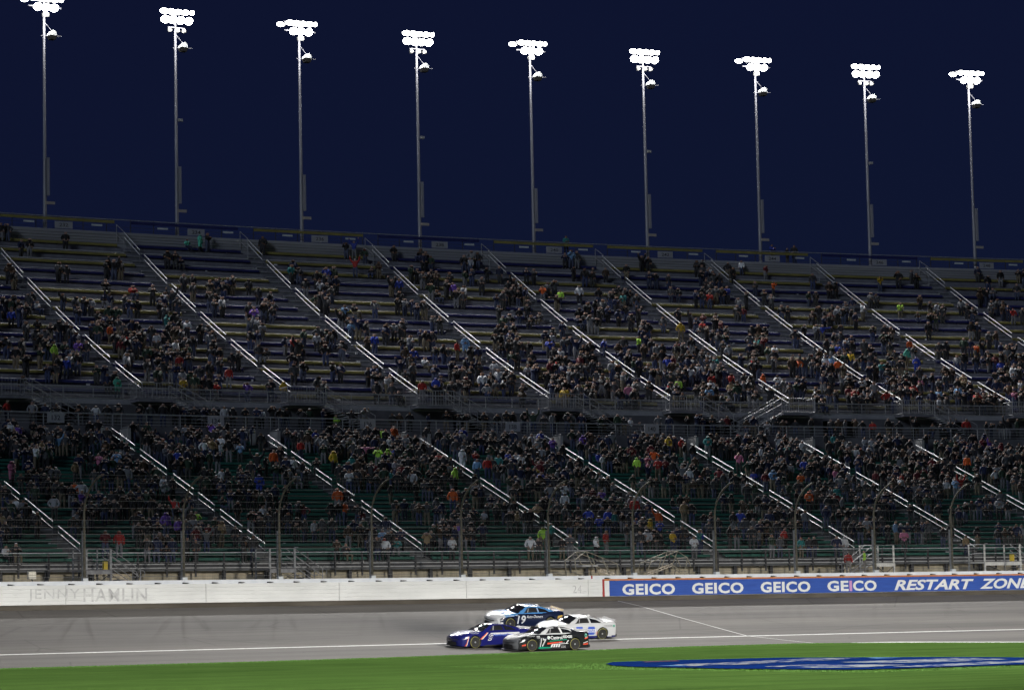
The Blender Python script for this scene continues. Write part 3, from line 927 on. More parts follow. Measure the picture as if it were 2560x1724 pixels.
    if kind:
        mb = MB(); mb.box((.36, -.15, zs - 6.6), Vector((1, 0, 0)), Vector((0, 1, 0)), Z1, .2, .12, .12); part('camera_box', mb, mat('fixture_grey', (.3, .3, .3), .6), e)
    mb = MB(); mb.box((.24, -.2, 42.0), Vector((1, 0, 0)), Vector((0, 1, 0)), Z1, .11, .12, 1.7); part('ballast_cabinet', mb, pole_m, e)
    mb = MB(); mb.box((.3, -.5, 39.6), Vector((1, 0, 0)), Vector((0, 1, 0)), Z1, .45, .03, .13); part('pole_plate', mb, worn('plate_tan', (.28, .25, .22), (.34, .3, .26), 3), e)
    return e
pA, pB = make_pole(1), make_pole(0)
used = {}
ordn = ['first', 'second', 'third', 'fourth', 'fifth', 'sixth', 'seventh', 'eighth', 'ninth', 'tenth', 'eleventh', 'twelfth']
for i, s in enumerate(POLES):
    src = pA if i % 2 == 1 else pB
    o = src if src.name not in used else copy_tree(src)
    used[src.name] = 1
    g = W(s, 73.16, 0)
    o.location = (g.x, g.y, g.z - 3.0)
    o.rotation_euler = (0, 0, ang(s))
    how = 'three unlit fixtures under its lamps' if i % 2 else 'one lamp standing out to the left'
    tag(o, f'tall floodlight pole with {how}, {ordn[i]} from the left', 'light pole', 'floodlight poles behind the stand')
    h = W(s, 72.6, 54.9)
    add_light('pole_floodlight', 'SPOT', h, W(s - 4, -14, -2), 90000, spot_size=math.radians(97), spot_blend=1.0, shadow_soft_size=.8, color=(1, .985, .96))
    add_light('speaker_fill', 'POINT', W(s, 71.9, 53.1), W(s, 0, 0), 650, shadow_soft_size=.5, color=(1, .985, .96))  # extra lamp below the heads, added to brighten the loudspeaker
# ================================================================== metal stair platforms behind the fence
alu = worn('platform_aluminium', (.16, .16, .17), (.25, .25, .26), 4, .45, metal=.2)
pale_alu = worn('platform_aluminium_pale', (.5, .49, .46), (.62, .61, .58), 4, .45)  # paler aluminium for the right-hand platforms
yel_box = mat('case_yellow', (.5, .36, .02), .5)
def stair_platform(s0, s1, dirn, label, bright, box):
    """deck from s0 to s1, flight of steps leaving at one end"""
    m = pale_alu if bright else alu
    e = empty('stair_platform', W((s0 + s1) / 2, 4.6, 1.2), label, 'platform', 'metal stair platforms behind the wall', fixed=True)
    mid, hw = (s0 + s1) / 2, (s1 - s0) / 2
    mb = MB(); mb.sbox(mid, 4.6, 2.80, hw, 1.1, .055); part('deck', mb, m, e)
    mb = MB(); mb.sbox(mid, 3.52, 2.66, hw, .03, .09); part('deck_beam', mb, m, e)
    for s in (s0 + .06, s1 - .06):
        for d in (3.6, 5.6):
            mb = MB(); mb.sbox(s, d, 2.05, .055, .055, .72); part('leg', mb, m, e)
            mb = MB(); mb.sbox(s, d, 3.48, .06 if d < 4 else .04, .04, .62); part('rail_post', mb, m if bright else grey_rail, e)
    mb = MB()
    mb.tube([W(s0, 3.55, 1.45), W(s1, 3.55, 2.7)], .025, 5)
    mb.tube([W(s1, 3.55, 1.45), W(s0, 3.55, 2.7)], .025, 5)
    part('cross_brace', mb, steel_col, e)
    for z_ in (4.1, 3.45):
        mb = MB(); mb.tube([W(s0, 5.6, z_), W(s0, 3.6, z_), W(s1, 3.6, z_)], .03, 6); part('guard_rail', mb, grey_rail, e)
    a = s1 if dirn > 0 else s0
    for k in range(6):
        mb = MB(); mb.sbox(a + dirn * (.18 + .3 * k), 4.3, 2.62 - .2 * k, .15, .55, .025); part('step', mb, m, e)
    for d in (3.72, 4.88):
        for h in (1.3, .85, .15):
            mb = MB(); mb.tube([W(a, d, 2.8 + h), W(a + dirn * 1.95, d, 2.8 + h - 1.3)], .026, 6); part('stair_rail', mb, grey_rail, e)
        mb = MB(); q = [W(a + dirn * 1.95, d, 2.8), W(a + dirn * 2.15, d, 2.78), W(a + dirn * 2.26, d, 2.6), W(a + dirn * 2.15, d, 2.42), W(a + dirn * 1.95, d, 2.4)]
        mb.tube(q, .028, 6); mb.tube([W(a + dirn * 1.95, d, 1.3), W(a + dirn * 1.95, d, 2.95)], .03, 5); part('rail_return', mb, grey_rail, e)
    if box:
        mb = MB(); mb.sbox(box, 4.0, 3.11, .13, .12, .25)
        tag(part('yellow_case', mb, yel_box, None), f'yellow case standing on the {"left" if box < 0 else "right"} metal platform behind the wall', 'case')
stair_platform(-28.2, -26.5, 1, 'leftmost metal stair platform behind the white wall', False, -26.75)
stair_platform(-15.9, -14.05, 1, 'metal stair platform behind the white wall, second from left', False, None)
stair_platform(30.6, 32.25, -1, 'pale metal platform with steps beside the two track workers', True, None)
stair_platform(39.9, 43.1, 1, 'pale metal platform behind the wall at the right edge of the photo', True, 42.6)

# ---- collapsed tent-like pipe frames behind the wall
pipe = worn('frame_pipe', (.22, .2, .15), (.34, .31, .24), 5, .5, metal=.2)
def pipe_frame(label, front, back_ds, legs, ladder, extra, table=None):
    e = empty('pipe_frame', W(front[1][0], 3, 1.3), label, 'frame', fixed=True)
    for d, off in ((2.4, 0), (3.9, back_ds)):
        mb = MB(); mb.tube([W(s + off, d, z) for s, z in front], .03, 6); part('arch_pipe', mb, pipe, e)
        for (a, za), (c, zc) in legs:
            mb = MB(); mb.tube([W(a + off, d, za), W(c + off, d, zc)], .036, 6); part('leg_pipe', mb, pipe, e)
    for s, z in front:
        mb = MB(); mb.tube([W(s, 2.4, z), W(s + back_ds, 3.9, z)], .032, 6); part('cross_pipe', mb, pipe, e)
    (a, za), (c, zc), h = ladder
    mb = MB()
    mb.tube([W(a, 2.9, za), W(c, 2.9, zc)], .034, 5); mb.tube([W(a, 2.9, za - h), W(c, 2.9, zc - h)], .034, 5)
    for k in range(8):
        t = k / 7
        mb.tube([W(a + (c - a) * t, 2.9, za + (zc - za) * t), W(a + (c - a) * t, 2.9, za + (zc - za) * t - h)], .026, 5)
    part('ladder_truss', mb, mat('truss_cream', (.6, .52, .42), .5), e)
    for (p, q) in extra:
        mb = MB(); mb.tube([W(p[0], 3.0, p[1]), W(q[0], 3.0, q[1])], .034, 5); part('brace_pipe', mb, pipe, e)
    if table:
        mb = MB(); mb.sbox(*table); part('folded_sheet', mb, mat('sheet_grey', (.45, .45, .45), .5), e)
pipe_frame('left collapsed pipe frame with a folded sheet, standing behind the white wall', [(5.77, 3.21), (6.64, 3.78), (9.0, 2.94)], .1,
           [((5.77, 3.21), (5.95, 1.5)), ((9.0, 2.94), (9.4, 1.5)), ((6.64, 3.78), (7.2, 2.6)), ((7.9, 3.3), (8.4, 2.2))],
           ((8.0, 2.62), (9.15, 2.28), .2), [((6.4, 2.92), (7.5, 2.92)), ((7.5, 2.92), (8.0, 2.7)), ((6.0, 2.4), (7.0, 2.75))], (7.0, 3.0, 2.82, .6, .5, .05))
pipe_frame('right collapsed pipe frame with a ladder truss, standing behind the blue banner', [(11.61, 3.0), (12.55, 3.33), (13.78, 3.75), (14.54, 3.3)], .1,
           [((11.61, 3.0), (11.0, 1.5)), ((12.49, 3.31), (12.0, 1.9)), ((13.78, 3.75), (13.3, 2.75)), ((14.54, 3.3), (14.2, 1.7)), ((14.54, 3.3), (14.8, 2.7))],
           ((11.6, 2.3), (13.6, 2.92), .16), [((13.6, 2.9), (14.45, 2.35)), ((13.5, 2.8), (14.3, 2.3))])

# ================================================================== people
SK = dict(pelvis=(0, .01, .93, .150), belly=(0, 0, 1.10, .148), chest=(0, .01, 1.30, .165), neck=(0, -.005, 1.475, .062),
          head=(0, -.02, 1.575, .098), crown=(0, -.012, 1.665, .088),
          shL=(-.185, .01, 1.385, .082), shR=(.185, .01, 1.385, .082), hipL=(-.10, .01, .86, .105), hipR=(.10, .01, .86, .105),
          knL=(-.115, -.015, .49, .075), knR=(.115, -.015, .49, .075), anL=(-.12, .02, .10, .052), anR=(.12, .02, .10, .052), toL=(-.13, -.13, .05, .045), toR=(.13, -.13, .05, .045))
ARMS = {'down': ((-.25, .03, 1.12), (-.25, -.05, .90), (-.24, -.07, .82)), 'pocket': ((-.29, .06, 1.13), (-.24, -.06, .96), (-.20, -.10, .93)),
        'chest': ((-.25, -.02, 1.13), (-.12, -.20, 1.14), (-.04, -.22, 1.17)), 'clap': ((-.27, -.06, 1.17), (-.12, -.25, 1.28), (-.04, -.29, 1.33)),
        'face': ((-.25, -.12, 1.17), (-.15, -.22, 1.42), (-.08, -.17, 1.53)), 'phone': ((-.24, -.16, 1.28), (-.13, -.27, 1.52), (-.08, -.28, 1.62)),
        'up': ((-.33, -.02, 1.56), (-.36, -.05, 1.83), (-.37, -.06, 1.93)), 'out': ((-.46, -.02, 1.36), (-.70, -.06, 1.40), (-.80, -.07, 1.42)),
        'elbow': ((-.38, .05, 1.18), (-.27, .08, .98), (-.19, .06, .96))}
def body_mesh(armL, armR, seated=False, bulk=1.0, hood=False, lean=0.0, wide=1.0, poncho=False, level=1):
    P = {k: list(v) for k, v in SK.items()}
    for side, a, sg in (('L', armL, 1), ('R', armR, -1)):
        e, w_, h_ = ARMS[a]
        P['el' + side] = [e[0] * sg, e[1], e[2], .066 * bulk]
        P['wr' + side] = [w_[0] * sg, w_[1], w_[2], .05 * bulk]
        P['ha' + side] = [h_[0] * sg, h_[1], h_[2], .044]
    for k in ('pelvis', 'belly', 'chest', 'shL', 'shR'):
        P[k][3] *= bulk
    if hood:
        P['crown'][3] = .112; P['head'][3] = .112; P['neck'][3] = .085
    if seated:
        for k in P:
            if k not in ('hipL', 'hipR', 'knL', 'knR', 'anL', 'anR', 'toL', 'toR'):
                P[k][2] -= .40; P[k][1] += .03
        for sd, sg in (('L', -1), ('R', 1)):
            P['hip' + sd][:3] = [.11 * sg, -.05, .50]; P['kn' + sd][:3] = [.15 * sg, -.44, .52]; P['an' + sd][:3] = [.15 * sg, -.42, .12]; P['to' + sd][:3] = [.16 * sg, -.56, .05]
    if lean:
        for k in P:
            if P[k][2] > .95:
                P[k][0] += lean * (P[k][2] - .95)
    E_ = [('pelvis', 'belly', 'j'), ('belly', 'chest', 'j'), ('chest', 'neck', 'j'), ('neck', 'head', 's'), ('head', 'crown', 's'), ('chest', 'shL', 'j'), ('chest', 'shR', 'j'),
          ('shL', 'elL', 'j'), ('elL', 'wrL', 'j'), ('wrL', 'haL', 's'), ('shR', 'elR', 'j'), ('elR', 'wrR', 'j'), ('wrR', 'haR', 's'),
          ('pelvis', 'hipL', 't'), ('hipL', 'knL', 't'), ('knL', 'anL', 't'), ('anL', 'toL', 'b'), ('pelvis', 'hipR', 't'), ('hipR', 'knR', 't'), ('knR', 'anR', 't'), ('anR', 'toR', 'b')]
    keys = list(P)
    me = bpy.data.meshes.new('skeleton')
    me.from_pydata([P[k][:3] for k in keys], [(keys.index(a), keys.index(b_)) for a, b_, _ in E_], [])
    ob = bpy.data.objects.new('skeleton', me); COL.objects.link(ob)
    sm = ob.modifiers.new('skin', 'SKIN'); sm.use_smooth_shade = True
    for i, k in enumerate(keys):
        r = P[k][3]
        fy = .72 if k in ('pelvis', 'belly', 'chest') else 1
        me.skin_vertices[0].data[i].radius = (r * 1.0 * wide, r * fy if k in ('pelvis', 'belly', 'chest') else r)
        me.skin_vertices[0].data[i].use_root = k == 'pelvis'
    if level:
        ss = ob.modifiers.new('sub', 'SUBSURF'); ss.levels = ss.render_levels = 1
    dg = bpy.context.evaluated_depsgraph_get()
    out = bpy.data.meshes.new_from_object(ob.evaluated_get(dg))
    bpy.data.objects.remove(ob); bpy.data.meshes.remove(me)
    # what each face belongs to
    segs = [(np.array(P[a][:3]), np.array(P[b_][:3]), r) for a, b_, r in E_]
    hc = np.array(P['head'][:3])
    mi = []
    for p in out.polygons:
        c = np.array(p.center)
        best, reg = 9, 'j'
        for a, b_, r in segs:
            t = np.clip(np.dot(c - a, b_ - a) / max(1e-6, np.dot(b_ - a, b_ - a)), 0, 1)
            dd_ = np.linalg.norm(c - a - t * (b_ - a))
            if dd_ < best:
                best, reg = dd_, r
        if reg == 's' and np.linalg.norm(c - hc) < .25:
            reg = 'h' if (c[2] > hc[2] + .055 or c[1] > hc[1] + .045 or hood and c[1] > hc[1] - .05) else 's'
            if hood and reg == 'h':
                reg = 'j'
        if poncho and reg == 't' and c[2] > .55:
            reg = 'j'
        mi.append({'j': 0, 't': 1, 's': 2, 'h': 3, 'b': 4}[reg])
    out.polygons.foreach_set('material_index', mi)
    return out, np.array(mi)

def obj_attr(m, name):
    ns, lk, b = nodes(m)
    a = ns.new('ShaderNodeAttribute'); a.attribute_type = 'OBJECT'; a.attribute_name = name
    lk.new(a.outputs['Color'], b.inputs['Base Color'])
P_MATS = [mat('person_jacket', rough=.75, spec=.3), mat('person_trousers', rough=.85, spec=.2), mat('person_skin', rough=.6, spec=.3), mat('person_hat_or_hair', rough=.7, spec=.3), mat('person_shoes', (.02, .02, .02), .6)]
obj_attr(P_MATS[0], 'jacket_rgb'); obj_attr(P_MATS[1], 'trouser_rgb'); obj_attr(P_MATS[2], 'skin_rgb'); obj_attr(P_MATS[3], 'hat_rgb')
POSES = [('down', 'down', {}, 'standing'), ('pocket', 'pocket', {}, 'standing'), ('chest', 'chest', {}, 'arms folded'), ('clap', 'clap', {}, 'clapping'), ('phone', 'phone', {}, 'filming'),
         ('face', 'pocket', {}, 'hand raised'), ('up', 'up', {}, 'arms raised'), ('up', 'down', {}, 'one arm raised'), ('pocket', 'down', dict(hood=True, bulk=1.12), 'hooded'), ('chest', 'pocket', dict(hood=True, bulk=1.15, lean=.05), 'hooded'),
         ('clap', 'clap', dict(seated=True), 'seated'), ('chest', 'chest', dict(seated=True, bulk=1.1), 'seated'), ('elbow', 'pocket', dict(lean=-.05, bulk=1.06), 'standing'), ('phone', 'elbow', {}, 'pointing'), ('out', 'out', {}, 'arms spread'),
         ('chest', 'down', dict(bulk=1.3, hood=True, poncho=True), 'wearing a poncho'), ('down', 'pocket', dict(bulk=1.1, lean=.04), 'standing')]
BODY, FARBODY = [], []
for a, c, kw, nm in POSES * 2:
    me, mi = body_mesh(a, c, level=0 if len(BODY) >= len(POSES) else 1, **kw)
    me.name = 'person_body'
    for m in P_MATS:
        me.materials.append(m)
    nv = len(me.vertices)
    co = np.zeros(nv * 3); me.vertices.foreach_get('co', co)
    (BODY if len(BODY) < len(POSES) else FARBODY).append((me, mi, co.reshape(-1, 3), [tuple(p.vertices) for p in me.polygons]))
COLS = {'black': (.010, .010, .012), 'charcoal': (.03, .03, .034), 'navy': (.012, .018, .055), 'dark green': (.02, .04, .025), 'brown': (.05, .032, .02), 'dark grey': (.065, .067, .075),
        'grey': (.16, .165, .18), 'pale grey': (.33, .34, .37), 'white': (.62, .64, .67), 'red': (.36, .025, .02), 'maroon': (.11, .012, .018), 'royal blue': (.025, .05, .34), 'light blue': (.16, .3, .5),
        'purple': (.14, .06, .36), 'orange': (.62, .11, .02), 'lime': (.42, .75, .08), 'yellow': (.55, .36, .03), 'teal': (.03, .2, .2), 'pink': (.5, .16, .27), 'mint': (.1, .5, .36), 'tan': (.28, .2, .11)}
CW = {'black': 40, 'charcoal': 24, 'navy': 13, 'dark green': 5, 'brown': 5, 'dark grey': 9, 'grey': 5, 'pale grey': 2.6, 'white': 2.2, 'red': 1.4, 'maroon': 2, 'royal blue': 1.8, 'light blue': .7, 'purple': .5, 'orange': .35, 'lime': .12, 'yellow': .3, 'teal': .7, 'pink': .3, 'tan': .8}
HATS = {'white cap': (.62, .63, .66), 'black cap': (.015, .015, .017), 'red cap': (.3, .02, .02), 'grey cap': (.2, .2, .21), 'navy cap': (.015, .02, .07), 'brown hair': (.05, .03, .018), 'dark hair': (.014, .011, .01), 'grey hair': (.22, .21, .2), 'blond hair': (.25, .18, .09), 'bald head': (.38, .25, .19)}
HW = {'white cap': 9, 'black cap': 16, 'red cap': 4, 'grey cap': 8, 'navy cap': 9, 'brown hair': 18, 'dark hair': 18, 'grey hair': 8, 'blond hair': 6, 'bald head': 4}
TR = [(.02, .02, .024), (.025, .032, .06), (.03, .04, .09), (.05, .06, .10), (.015, .015, .016), (.12, .10, .07), (.14, .14, .15), (.04, .04, .04)]
SKIN = [(.24, .15, .115), (.21, .13, .1), (.26, .17, .135), (.2, .11, .07), (.1, .055, .035)]
pr_ = random.Random(21)
def pick(w):
    return pr_.choices(list(w), list(w.values()))[0]
POSEW = [14, 13, 12, 7, 6, 6, 2.6, 2.4, 8, 8, 4, 4, 10, 5, .3, .8, 10]
# ---- where people stand: share of places taken, read off the photograph in bands (upper/lower) and eight columns
WDEN = {'U': [[.05, .09, .08, .22, .14, .12, .05, .14], [.14, .08, .14, .2, .3, .24, .16, .16], [.34, .2, .12, .16, .3, .26, .28, .18], [.34, .4, .24, .3, .36, .4, .42, .32], [.28, .4, .3, .48, .42, .5, .6, .48]],
        'L': [[.45, .66, .72, .62, .6, .62, .68, .58], [.46, .46, .5, .46, .62, .62, .7, .56], [.46, .46, .32, .38, .52, .45, .42, .4], [.26, .46, .28, .4, .56, .5, .4, .3]]}
CM = cam.matrix_world.inverted()
def pix(p):
    q = CM @ Vector(p)
    return 1280 + 6697.2 * q.x / -q.z, 862 - 6697.2 * q.y / -q.z
people = []       # (s, d, z, row, zone)
for zone, rows, run, aisles in (('L', LROW, RL, AL), ('U', UROW, RU, AU)):
    n = len(rows)
    for i, (d, z) in enumerate(rows):
        s = -36.0 if zone == 'L' else -24.0
        while s < (60 if zone == 'L' else 90):
            grp = pr_.choice((1, 2, 2, 2, 3, 3, 4, 5, 6)) if zone == 'L' else pr_.choice((1, 1, 1, 1, 2, 2, 2, 3))
            x, y = pix(W(s, d, z + .9))
            col = min(7, max(0, int(x / 320)))
            den = WDEN[zone]
            fr = (1 - (i + .5) / n) * len(den)
            f0 = min(len(den) - 1, max(0, int(fr)))
            rho = den[f0][col] * ((1.0 if i > 20 else .85) if zone == 'L' else 1.0)
            if zone == 'L' and i < 2:
                rho *= .75
            if pr_.random() < rho * 1.0:
                for g in range(grp):
                    q = s + g * pr_.uniform(.52, .68)
                    x, y = pix(W(q, d, z + .9))
                    if -30 < x < 2590 and all(abs(q - a) > .85 for a in aisles):
                        people.append((q, d + (.2 if zone == 'L' else .28) + pr_.uniform(-.06, .06), z, i, zone))
                s += grp * .6 + pr_.choice((.0, .6, 1.2))
            else:
                s += grp * .6
s = -22.0
while s < 64:
    if pr_.random() < .8:
        people.append((s, pr_.uniform(33.35, 34.5), 13.86, -1, 'C'))
    s += pr_.uniform(.6, .95)
# conspicuous people, placed where the photograph shows them: (px, py of the chest, colour, zone, pose index)
SPEC = [(500, 590, 'mint', 'U', 15), (468, 602, 'mint', 'U', 10), (136, 878, 'lime', 'U', 8), (1400, 742, 'lime', 'U', 16), (1357, 724, 'orange', 'U', 3), (1702, 822, 'yellow', 'U', 8), (888, 662, 'red', 'U', 6), (885, 596, 'royal blue', 'U', 6),
        (1163, 862, 'light blue', 'U', 15), (1143, 866, 'red', 'U', 0), (275, 830, 'orange', 'U', 16), (448, 898, 'red', 'U', 16), (572, 936, 'red', 'U', 0), (709, 978, 'yellow', 'U', 8), (458, 960, 'yellow', 'U', 2), (1055, 965, 'red', 'U', 16), (1090, 960, 'royal blue', 'U', 8),
        (293, 965, 'mint', 'U', 15), (1571, 985, 'pink', 'U', 0), (1696, 968, 'lime', 'U', 0), (2291, 905, 'royal blue', 'U', 15), (2268, 892, 'mint', 'U', 8), (2274, 855, 'orange', 'U', 0), (2094, 912, 'orange', 'U', 16), (1908, 948, 'orange', 'U', 8), (1933, 713, 'orange', 'U', 4), (2533, 780, 'red', 'U', 5), (1412, 1250, 'white', 'L', 0),
        (29, 1178, 'pink', 'L', 15), (490, 1278, 'lime', 'L', 10), (415, 1308, 'purple', 'L', 8), (446, 1312, 'purple', 'L', 16), (684, 1150, 'orange', 'L', 0), (298, 1350, 'red', 'L', 8), (263, 1350, 'maroon', 'L', 2), (648, 1205, 'royal blue', 'L', 15), (912, 1125, 'pink', 'L', 14), (945, 1132, 'lime', 'L', 3), (970, 1138, 'lime', 'L', 15),
        (834, 1145, 'yellow', 'L', 8), (1156, 1145, 'white', 'L', 15), (1192, 1165, 'light blue', 'L', 16), (1138, 1190, 'lime', 'L', 8), (1132, 1240, 'orange', 'L', 8), (1338, 1182, 'yellow', 'L', 3), (1592, 1155, 'lime', 'L', 8), (1645, 1170, 'red', 'L', 2), (1621, 1166, 'pink', 'L', 0), (1645, 1295, 'orange', 'L', 7), (1472, 1282, 'royal blue', 'L', 12),
        (1358, 1340, 'lime', 'L', 8), (1490, 1360, 'white', 'L', 9), (1515, 1352, 'red', 'L', 16), (1682, 1348, 'yellow', 'L', 2), (1735, 1362, 'white', 'L', 2), (1752, 1340, 'royal blue', 'L', 0), (1847, 1150, 'pink', 'L', 5), (2002, 1190, 'orange', 'L', 2), (2022, 1245, 'orange', 'L', 9), (1962, 1332, 'red', 'L', 12), (2418, 1158, 'orange', 'L', 0), (2260, 1348, 'pink', 'L', 2),
        (1067, 1345, 'tan', 'L', 4), (1130, 1355, 'white', 'L', 2), (962, 1362, 'white', 'L', 12), (870, 1325, 'brown', 'L', 16), (1353, 1100, 'royal blue', 'L', 12), (985, 1068, 'orange', 'L', 5), (2415, 1368, 'tan', 'L', 0), (70, 1170, 'navy', 'L', 9), (15, 1365, 'white', 'L', 10), (40, 1368, 'black', 'L', 10)]
spec = []
for px, py, cname, zone, pose in SPEC:
    rows = LROW if zone == 'L' else UROW
    best = None
    for i, (d, z) in enumerate(rows):
        dd_ = d + .25
        lo_, hi_ = -45, 100
        for _ in range(40):
            m_ = (lo_ + hi_) / 2
            if pix(W(m_, dd_, z + 1.2))[0] < px:
                lo_ = m_
            else:
                hi_ = m_
        y = pix(W(lo_, dd_, z + 1.2))[1]
        if best is None or abs(y - py) < best[0]:
            best = (abs(y - py), lo_, dd_, z, i)
    spec.append((best[1], best[2], best[3], best[4], zone, cname, pose))
people = [p for p in people if all(abs(p[0] - q[0]) > .5 or abs(p[1] - q[1]) > 1.0 for q in spec)]
def depth(p):
    return -(CM @ W(p[0], p[1], p[2])).z
people.sort(key=depth)
near = people[:300 - len(spec) - 6]
rest = people[300 - len(spec) - 6:]
labels = set()
def ordinal(n):
    big = ['first', 'second', 'third', 'fourth', 'fifth', 'sixth', 'seventh', 'eighth', 'ninth', 'tenth', 'eleventh', 'twelfth', 'thirteenth', 'fourteenth', 'fifteenth', 'sixteenth', 'seventeenth', 'eighteenth', 'nineteenth', 'twentieth']
    return big[n - 1] if n <= 20 else {1: 'twenty-first', 2: 'twenty-second', 3: 'twenty-third', 4: 'twenty-fourth', 5: 'twenty-fifth', 6: 'twenty-sixth', 7: 'twenty-seventh', 8: 'twenty-eighth', 9: 'twenty-ninth', 10: 'thirtieth', 11: 'thirty-first', 12: 'thirty-second', 13: 'thirty-third', 14: 'thirty-fourth'}[n - 20]
WORD = {6: 'arms raised', 7: 'one arm raised', 10: 'seated', 11: 'seated', 15: 'in poncho', 14: 'arms spread'}
def person(s, d, z, row, zone, cname, pose, hat):
    o = obj('person', BODY[pose][0])
    o.location = W(s, d, z + .005)
    o.rotation_euler = (0, 0, ang(s) + pr_.uniform(-.9, .6))
    k = pr_.uniform(.92, 1.13)
    o.scale = (k * pr_.uniform(1.08, 1.26), k * pr_.uniform(1.05, 1.2), k)
    c = COLS[cname]
    v = pr_.uniform(.5, .95)
    o['jacket_rgb'] = [c[0] * v, c[1] * v, c[2] * v]
    o['trouser_rgb'] = list(pr_.choice(TR)); o['skin_rgb'] = list(pr_.choice(SKIN)); o['hat_rgb'] = list(HATS[hat])
    return o
def label_for(s, row, zone, cname, hat, pose):
    ais = AL if zone == 'L' else AU
    vis = [a for a in ais if a > (-37 if zone == 'L' else -20)]
    bay = sum(1 for a in vis if a < s) + 1
    place = f'{ordinal(row + 1)} {"lower" if zone == "L" else "upper"} row, {ordinal(bay)} bay from left'
    if pose in (8, 9):
        return f'person in {cname} hooded top, {place}'
    if pose in WORD and len(WORD[pose].split()) < 3:
        return f'person in {cname}, {WORD[pose]}, {place}'
    return f'person in {cname} top with {hat}, {place}'
for s, d, z, row, zone, cname, pose in spec:
    for _ in range(40):
        hat = pick(HW)
        lab = label_for(s, row, zone, cname, hat, pose)
        if lab not in labels:
            break
    labels.add(lab)
    tag(person(s, d, z, row, zone, cname, pose, hat), lab, 'person', 'spectators in the stands')
for s, d, z, row, zone in near:
    for _ in range(200):
        cname, hat, pose = pick(CW), pick(HW), pr_.choices(range(len(POSES)), POSEW)[0]
        lab = label_for(s, row, zone, cname, hat, pose)
        if lab not in labels:
            break
    labels.add(lab)
    tag(person(s, d, z, row, zone, cname, pose, hat), lab, 'person', 'spectators in the stands')
for s, cname, pose, lab in ((40.3, 'teal', 2, 'person in pale teal top standing alone above the top rail'), (60.0, 'royal blue', 3, 'person in blue and white on the top walkway, left of the dark pair'),
                            (61.5, 'black', 0, 'left one of two dark figures standing above the top rail'), (62.2, 'charcoal', 1, 'right one of two dark figures standing above the top rail')):
    o = person(s, 72.7, 34.3, 0, 'U', cname, pose, 'brown hair'); o.location = W(s, 72.7, 34.31)
    tag(o, lab, 'person', 'spectators in the stands')
# the rest of the crowd, farther up, is one mass
V, F, CL = [], [], []
off = 0
lut = {0: None}
for s, d, z, row, zone in rest:
    pose = pr_.choices(range(len(POSES)), POSEW)[0]
    me, mi, co, fs = (FARBODY if zone == 'U' else BODY)[pose]
    a = ang(s) + pr_.uniform(-1.0, .7); k = pr_.uniform(.9, 1.13); w_ = pr_.uniform(1.08, 1.26)
    ca, sa = math.cos(a), math.sin(a)
    o = W(s, d, z + .005)
    x, y = co[:, 0] * k * w_, co[:, 1] * k * w_
    V.append(np.stack([o.x + x * ca - y * sa, o.y + x * sa + y * ca, o.z + co[:, 2] * k], 1))
    F += [tuple(q + off for q in f) for f in fs]
    off += len(co)
    v = pr_.uniform(.5, .95)
    pal = np.array([[q * v for q in COLS[pick(CW)]], pr_.choice(TR), pr_.choice(SKIN), HATS[pick(HW)], (.02, .02, .02)])
    CL.append(pal[mi])
me = bpy.data.meshes.new('crowd')
me.from_pydata(np.concatenate(V), [], F)
CLc = np.concatenate(CL)
at = me.attributes.new('cloth', 'FLOAT_COLOR', 'FACE')
at.data.foreach_set('color', np.concatenate([CLc, np.ones((len(CLc), 1))], 1).ravel())
me.polygons.foreach_set('use_smooth', [True] * len(me.polygons))
cm = mat('crowd_cloth', rough=.75, spec=.3)
ns, lk, b = nodes(cm)
a_ = ns.new('ShaderNodeAttribute'); a_.attribute_name = 'cloth'; lk.new(a_.outputs['Color'], b.inputs['Base Color'])
me.materials.append(cm)
tag(obj('crowd', me), 'crowd of standing spectators filling the farther rows of both stands', 'crowd', kind='stuff')
print('people', len(people), 'spec', len(spec), 'rest', len(rest), 'tris', sum(len(f) - 2 for f in F))

# track workers behind the banner wall
wk = person(28.05, 3.1, 2.02, 0, 'L', 'red', 0, 'black cap'); wk.location = W(28.05, 3.1, 2.05); wk.rotation_euler = (0, 0, ang(28) + 2.0)
wk['trouser_rgb'] = [.16, .15, .14]; tag(wk, 'track worker in red and black standing left of the hi-vis worker', 'person')
wk2 = person(29.4, 3.1, 2.02, 0, 'L', 'lime', 1, 'dark hair'); wk2.location = W(29.4, 3.1, 2.05); wk2.rotation_euler = (0, 0, ang(29) - 2.2)
wk2['trouser_rgb'] = [.13, .12, .11]; tag(wk2, 'track worker in a lime hi-vis vest beside the pale platform steps', 'person')
mb = MB(); mb.sbox(28.7, 3.1, 1.99, 1.4, .6, .05); tag(part('service_deck', mb, deck_l, None), 'low deck behind the wall under the two track workers', 'deck')
# litter and bags left on the benches: too small to pick apart
mb = MB()
for _ in range(260):
    zone = pr_.random() < .6
    i = pr_.randrange(0, 12 if zone else NU)
    d, z = (LROW if zone else UROW)[i]
    s = pr_.uniform(-34, 56) if zone else pr_.uniform(-20, 84)
    h = pr_.uniform(.03, .09)
    mb.sbox(s, d + pr_.uniform(.1, .5), z + h, pr_.uniform(.04, .14), pr_.uniform(.04, .08), h)
tag(part('litter', mb, mat('litter_white', (.5, .5, .5), .6), None), 'cups, cans and bags left on the benches', 'litter', kind='stuff')
